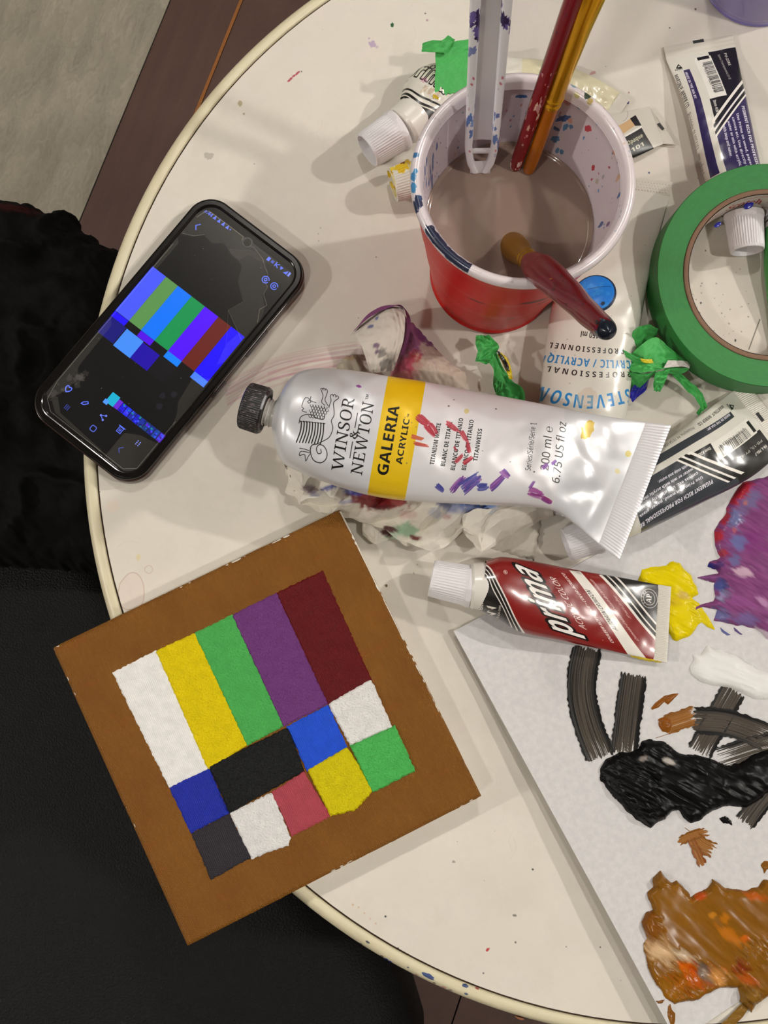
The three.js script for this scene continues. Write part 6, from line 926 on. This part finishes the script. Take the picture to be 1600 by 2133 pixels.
/** dry brush stroke: real slivers of paint between the bristle gaps */
function stroke(name, label, line2, width, { hex, seed, cover = 0.6, cell = 0.00022, thin = '#443c33', lift = 0, curveEnds = 0.0012 }) {
  const P = line2.map(([u, v]) => at(u, v, 0.0015)), C = new THREE.CatmullRomCurve3(P.map((p) => V(p.x, 0, p.z)), false, 'centripetal').getPoints(60), L = [0]; for (let i = 1; i < C.length; i++) L.push(L[i - 1] + C[i].distanceTo(C[i - 1]));
  const tot = L[L.length - 1], c = lin(hex), ct = lin(thin), w = width / 2;
  const near = (x, z) => { let bd = Infinity, bs = 0, bn = 0; for (let i = 1; i < C.length; i++) { const a = C[i - 1], b = C[i], ex = b.x - a.x, ez = b.z - a.z, q = ex * ex + ez * ez, raw = ((x - a.x) * ex + (z - a.z) * ez) / q, t = clamp(raw, i === 1 ? -9 : 0, i === C.length - 1 ? 9 : 1), dx = x - a.x - ex * t, dz = z - a.z - ez * t, d = dx * dx + dz * dz; if (d < bd) { bd = d; bs = L[i - 1] + t * Math.sqrt(q); bn = (ex * dz - ez * dx) / Math.sqrt(q); } } return [bs, bn]; };
  const load = (s, n) => { const f = s / tot, e = Math.abs(n) / w; return 0.55 * noise2(n * 1250 + seed, s * 9) + 0.4 * noise2(n * 2500 + seed * 3, s * 20) + cover + 0.55 * smooth(0.62, 0.9, e) - 0.5 * smooth(0.72, 1, f + 0.1 * noise2(n * 900, seed)); };
  const g = layer({
    box: boundsOf(P.map((p) => [p.x, p.z]), w + 0.002), cell,
    field: (x, z) => { const [s, n] = near(x, z), ends = curveEnds * noise2(n * 500 + seed, 3) + 0.5 * curveEnds * noise2(n * 1700, seed); return Math.min(w - Math.abs(n) + 0.0005 * noise2(s * 300, seed), s - ends + curveEnds * 0.4, tot - s - ends, load(s, n) * 0.0014 + 0.0002); }, base: (x, z) => paperY(x, z) + lift,
    height: (d, x, z) => { const [s, n] = near(x, z); return 0.0001 + 0.00010 * smooth(0.1, 1.1, load(s, n)) + 0.00016 * smooth(0.75, 0.95, Math.abs(n) / w); },
    color: (x, z) => { const [s, n] = near(x, z); return mix3(ct, c, smooth(0.12, 0.95, load(s, n) * 0.6 + 0.5 * noise2(n * 1500 + seed * 2, s * 12) + 0.5 * smooth(0.45, 0.85, Math.abs(n) / w))); },
  });
  return solo(name, label, 'paint', g, phys('#ffffff', 0.42, { vertexColors: true, specularIntensity: 0.35 }));
}
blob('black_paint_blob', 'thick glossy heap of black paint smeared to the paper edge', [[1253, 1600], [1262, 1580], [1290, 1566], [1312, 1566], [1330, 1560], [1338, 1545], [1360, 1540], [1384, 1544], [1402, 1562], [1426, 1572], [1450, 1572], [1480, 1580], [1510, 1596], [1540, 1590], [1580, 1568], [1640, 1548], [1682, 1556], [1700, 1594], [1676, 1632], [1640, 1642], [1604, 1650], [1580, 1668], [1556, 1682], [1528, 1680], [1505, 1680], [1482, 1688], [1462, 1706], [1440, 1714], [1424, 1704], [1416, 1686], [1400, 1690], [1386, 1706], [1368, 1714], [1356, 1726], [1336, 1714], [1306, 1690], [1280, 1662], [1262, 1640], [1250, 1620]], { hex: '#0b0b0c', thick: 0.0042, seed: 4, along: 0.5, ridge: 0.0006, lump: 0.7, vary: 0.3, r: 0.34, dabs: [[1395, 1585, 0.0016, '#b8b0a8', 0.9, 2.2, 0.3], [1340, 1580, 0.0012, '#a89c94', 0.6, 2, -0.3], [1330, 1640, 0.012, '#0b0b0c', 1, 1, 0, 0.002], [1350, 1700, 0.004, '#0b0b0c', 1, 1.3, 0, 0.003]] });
stroke('black_brush_stroke', 'curved dry brush stroke of black paint below the crimson tube', [[1224, 1352], [1214, 1400], [1213, 1450], [1226, 1510], [1252, 1578]], 0.0145, { hex: '#0c0b0b', seed: 2.3, cover: 0.5 });
stroke('black_brush_stroke', 'short straight dry brush stroke of black paint above the black heap', [[1321, 1408], [1312, 1470], [1300, 1568]], 0.0132, { hex: '#0c0b0b', seed: 5.9, cover: 0.5 });
stroke('black_brush_stroke', 'scratchy slanting stroke of black paint touching the white paint', [[1528, 1440], [1500, 1490], [1458, 1566]], 0.0125, { hex: '#0d0c0c', seed: 9.1, cover: 0.26 });
stroke('black_brush_stroke', 'broad scratchy stroke of black paint crossing above the black heap', [[1450, 1500], [1510, 1505], [1560, 1520], [1596, 1535]], 0.013, { hex: '#0d0c0c', seed: 13.7, cover: 0.28, lift: 0.0002 });
stroke('black_brush_stroke', 'ragged scraped stroke of black paint running off beside the heap', [[1664, 1548], [1580, 1566], [1500, 1592]], 0.016, { hex: '#0d0c0c', seed: 17.3, cover: 0.16 });
stroke('black_brush_stroke', 'short slanting tail of black paint below the heap', [[1610, 1640], [1580, 1676], [1552, 1714]], 0.0105, { hex: '#0d0c0c', seed: 21.1, cover: 0.6 });
{ const p = [[1500, 1706], [1510, 1702], [1524, 1710], [1526, 1720], [1518, 1716], [1508, 1714]]; blob('black_paint_drop', 'tiny black paint spatter on the paper below the heap', p, { hex: '#100f0f', thick: 0.0003, seed: 6, soft: 0.0006, rough: 0.0008, cell: 0.0003 }); }
blob('brown_paint_dab', 'thin sliver of brown paint between the black strokes', [[1358, 1476], [1366, 1464], [1384, 1450], [1402, 1445], [1415, 1444], [1402, 1458], [1392, 1468], [1384, 1462], [1372, 1474], [1360, 1478]], { hex: '#7e4a18', thick: 0.0006, seed: 8, soft: 0.0008, rough: 0.0004, cell: 0.0003, along: -0.6 });
blob('brown_paint_dab', 'round brown paint dab with a feathered brush tail', [[1371, 1498], [1384, 1493], [1396, 1498], [1400, 1512], [1394, 1527], [1380, 1524], [1372, 1512]], { hex: '#7d4816', thick: 0.0009, seed: 10, soft: 0.001, rough: 0.0003, cell: 0.0003 });
stroke('brown_brush_stroke', 'feathered brown brush mark beside the round dab', [[1394, 1508], [1418, 1500], [1448, 1490]], 0.0095, { hex: '#774812', seed: 27.1, cover: 0.42, thin: '#8f5e28' });
stroke('brown_brush_stroke', 'slanting brown brush mark above the brown heap', [[1418, 1752], [1440, 1742], [1472, 1732]], 0.0042, { hex: '#774812', seed: 31.3, cover: 0.5, thin: '#8f5e28' });
stroke('brown_brush_stroke', 'narrow brown drip-shaped mark pointing to the brown heap', [[1440, 1748], [1452, 1774], [1465, 1803]], 0.0042, { hex: '#7d4416', seed: 33.7, cover: 0.85, thin: '#8f5e28' });
stroke('brown_brush_stroke', 'feathery brown brush mark right of the drip shape', [[1450, 1750], [1466, 1762], [1488, 1772]], 0.0075, { hex: '#774812', seed: 37.9, cover: 0.25, thin: '#8f5e28' });
blob('brown_paint_blob', 'thick heap of ochre brown paint streaked with orange', [[1376, 1813], [1386, 1828], [1400, 1838], [1410, 1834], [1424, 1846], [1440, 1868], [1456, 1860], [1474, 1850], [1484, 1836], [1482, 1830], [1500, 1840], [1512, 1852], [1548, 1855], [1580, 1848], [1590, 1832], [1650, 1836], [1690, 1880], [1704, 1960], [1690, 2040], [1650, 2074], [1608, 2070], [1586, 2086], [1574, 2092], [1566, 2110], [1556, 2098], [1540, 2086], [1538, 2056], [1500, 2058], [1474, 2068], [1452, 2080], [1400, 2086], [1376, 2066], [1350, 2024], [1338, 1990], [1335, 1962], [1344, 1952], [1340, 1938], [1335, 1918], [1344, 1898], [1358, 1894], [1350, 1874], [1347, 1858], [1360, 1846], [1358, 1832]], { hex: '#7a4f14', thick: 0.0030, seed: 12, along: 0.75, ridge: 0.000015, lump: 0.16, r: 0.22, vary: 0.16, soft: 0.0009,
  dabs: [[1374, 1978, 0.0055, '#c9a880', 0.9, 1.9, 0.55, -0.0028], [1430, 1992, 0.003, '#cdb89c', 0.9, 2.2, 0.5, -0.0026], [1432, 2018, 0.0042, '#cf5f0c', 0.95, 1.3, 0.2, -0.0018], [1440, 2040, 0.006, '#b4480c', 0.7, 2.4, -0.2, -0.0016], [1400, 2056, 0.007, '#8a5a10', 0.7, 2, -0.3, -0.0012], [1470, 2026, 0.0036, '#6f6a60', 0.85, 1.7, 0.7, -0.0024], [1498, 2034, 0.0044, '#c98f4c', 0.85, 1.2, 0.5, -0.002], [1546, 2014, 0.0042, '#7c2410', 0.9, 1, 0, 0.001], [1560, 2040, 0.003, '#a84a14', 0.8, 2, 0.5], [1485, 1906, 0.002, '#b8771a', 0.8, 0.9, 1.2], [1510, 1914, 0.0024, '#b36c16', 0.8, 1], [1524, 1950, 0.003, '#b86a14', 0.7, 3, 0.6], [1553, 1955, 0.0018, '#c05a14', 0.8, 1.2], [1575, 1868, 0.0022, '#b4541a', 0.75, 3, 0.3], [1460, 1868, 0.0018, '#b4441a', 0.8, 2.4, -0.5], [1350, 1925, 0.006, '#774312', 0.7, 1.4, 1.2, 0.0016], [1370, 1832, 0.004, '#7c5218', 0.6, 1, 0, 0.002], [1486, 1836, 0.003, '#7c5218', 0.6, 1, 0, 0.002], [1565, 2075, 0.006, '#7c5a22', 0.7, 1, 0, 0.003], [1420, 1890, 0.008, '#80540f', 0.5, 1.5, 0.8], [1570, 1990, 0.006, '#7d5216', 0.6, 1.6, -0.9, 0.0015]] });
blob('brown_paint_drip', 'small drips of brown paint on the paper edge below the brown heap', [[1384, 2090], [1390, 2084], [1392, 2096], [1400, 2104], [1398, 2126], [1394, 2140], [1388, 2128], [1382, 2108]], { hex: '#7a4c14', thick: 0.0006, seed: 14, soft: 0.0008, rough: 0.0005, cell: 0.0003 });
blob('brown_paint_drip', 'brown paint fleck on the paper edge beside the brown heap', [[1357, 2076], [1378, 2075], [1372, 2082], [1362, 2082]], { hex: '#6d4416', thick: 0.0003, seed: 15, soft: 0.0006, rough: 0.0004, cell: 0.0003 });
blob('brown_paint_drip', 'brown paint mark trailing from the lower end of the brown heap', [[1546, 2090], [1560, 2100], [1548, 2118], [1520, 2145], [1480, 2150], [1512, 2124]], { hex: '#7c5a24', thick: 0.0009, seed: 16, soft: 0.0009, rough: 0.0004, cell: 0.0004 });
blob('brown_paint_drip', 'brown paint fleck above the upper end of the brown heap', [[1584, 1802], [1592, 1794], [1612, 1794], [1612, 1806], [1598, 1812], [1592, 1824], [1590, 1812]], { hex: '#7a4c16', thick: 0.0005, seed: 18, soft: 0.0007, rough: 0.0004, cell: 0.0003 });
blob('white_paint_blob', 'smooth swipe of thick white paint on the palette', [[1437, 1388], [1446, 1374], [1444, 1364], [1460, 1364], [1474, 1343], [1486, 1352], [1504, 1356], [1530, 1364], [1548, 1376], [1572, 1392], [1604, 1402], [1650, 1410], [1688, 1424], [1690, 1440], [1650, 1452], [1600, 1456], [1572, 1456], [1548, 1444], [1520, 1432], [1486, 1428], [1456, 1418], [1440, 1402]], { hex: '#e2e0dd', thick: 0.0028, seed: 20, along: 0.35, ridge: 0.00032, lump: 0.3, vary: 0.02, r: 0.25 });
blob('purple_paint_blob', 'thick purple paint mixed with blue-grey and red at its edge', [[1598, 992], [1574, 998], [1548, 1004], [1534, 1022], [1520, 1046], [1512, 1068], [1498, 1088], [1488, 1106], [1490, 1136], [1500, 1160], [1478, 1170], [1474, 1180], [1490, 1186], [1496, 1194], [1448, 1203], [1470, 1210], [1492, 1212], [1486, 1228], [1492, 1242], [1486, 1252], [1450, 1262], [1444, 1274], [1464, 1264], [1494, 1270], [1488, 1292], [1520, 1300], [1548, 1304], [1574, 1310], [1600, 1330], [1650, 1336], [1696, 1290], [1718, 1180], [1704, 1070], [1668, 1004], [1632, 988]], { hex: '#77406f', thick: 0.0032, seed: 22, along: 0.55, ridge: 0.00012, lump: 0.26, r: 0.24, vary: 0.4,
  dabs: [[1530, 1080, 0.0055, '#666a96', 0.92, 0.9, 0, 0.0006], [1538, 1130, 0.0055, '#62689a', 0.9, 0.8, 1.2], [1530, 1170, 0.004, '#5f6592', 0.8, 0.8, 0.5], [1562, 1042, 0.005, '#666288', 0.8, 1.6, -0.8], [1545, 1020, 0.0042, '#9c1f28', 0.95, 2.4, -0.85, 0.0005], [1514, 1076, 0.002, '#a02630', 0.9, 2.6, -1.2], [1496, 1115, 0.0038, '#a32832', 0.95, 0.8, 0.2], [1508, 1150, 0.0026, '#9c3038', 0.8, 0.9, 1.4], [1553, 1048, 0.0016, '#b06a60', 0.8, 1, 1.3], [1530, 1105, 0.0014, '#b06068', 0.7, 1.4, 1.4], [1482, 1180, 0.0026, '#1a2470', 0.95, 1.2, 0.4], [1500, 1176, 0.0022, '#3a2a60', 0.8, 1.5, -0.4], [1502, 1220, 0.004, '#3d4a86', 0.9, 1, 0.5, -0.002], [1510, 1240, 0.003, '#8a90b0', 0.7, 1.4, -0.6, -0.002], [1548, 1190, 0.0026, '#c6a6b8', 0.85, 2.2, 0.2], [1590, 1255, 0.0020, '#b78ab0', 0.7, 2.4, 0.9], [1540, 1250, 0.0032, '#8a4c86', 0.6, 3, 0.3], [1555, 1290, 0.0034, '#6c6496', 0.7, 2, 0.1], [1500, 1280, 0.004, '#5d6494', 0.85, 1.6, 0.3, -0.002], [1580, 1130, 0.006, '#732c6c', 0.6, 1.5, 0.7], [1470, 1204, 0.003, '#7a4a7c', 0.7, 2.4], [1595, 1325, 0.003, '#d0c0cc', 0.8, 2, 0.8]] });
blob('purple_paint_drop', 'loose streaks of blue-grey paint off the purple heap', [[1500, 1306], [1512, 1316], [1522, 1322], [1516, 1324], [1504, 1316]], { hex: '#5c6090', thick: 0.0004, seed: 25, soft: 0.0007, rough: 0.0003, cell: 0.0003 });
blob('purple_paint_drop', 'thin curved streak of violet paint off the purple heap', [[1527, 1304], [1536, 1312], [1548, 1322], [1542, 1322], [1532, 1314]], { hex: '#5a4a78', thick: 0.0003, seed: 26, soft: 0.0007, rough: 0.0003, cell: 0.0003 });
blob('yellow_paint_blob', 'bright yellow paint squeezed out behind the end of the crimson tube', [[1326, 1215], [1338, 1186], [1364, 1180], [1388, 1178], [1402, 1169], [1418, 1172], [1428, 1188], [1444, 1206], [1454, 1222], [1456, 1238], [1444, 1246], [1456, 1256], [1464, 1268], [1478, 1288], [1491, 1313], [1474, 1306], [1462, 1296], [1454, 1302], [1448, 1312], [1434, 1326], [1412, 1336], [1402, 1330], [1392, 1318], [1370, 1290], [1350, 1250]], { hex: '#d9c30a', thick: 0.0024, seed: 28, along: 0.45, ridge: 0.0003, lump: 0.4, vary: 0.06, r: 0.25, dabs: [[1425, 1240, 0.002, '#b09060', 0.6, 2, 0.2], [1410, 1252, 0.003, '#c0a024', 0.5, 2, -0.4], [1465, 1280, 0.005, '#cdbb22', 0.6, 1.6, 1, -0.002]] });

renderer.render(scene, camera);
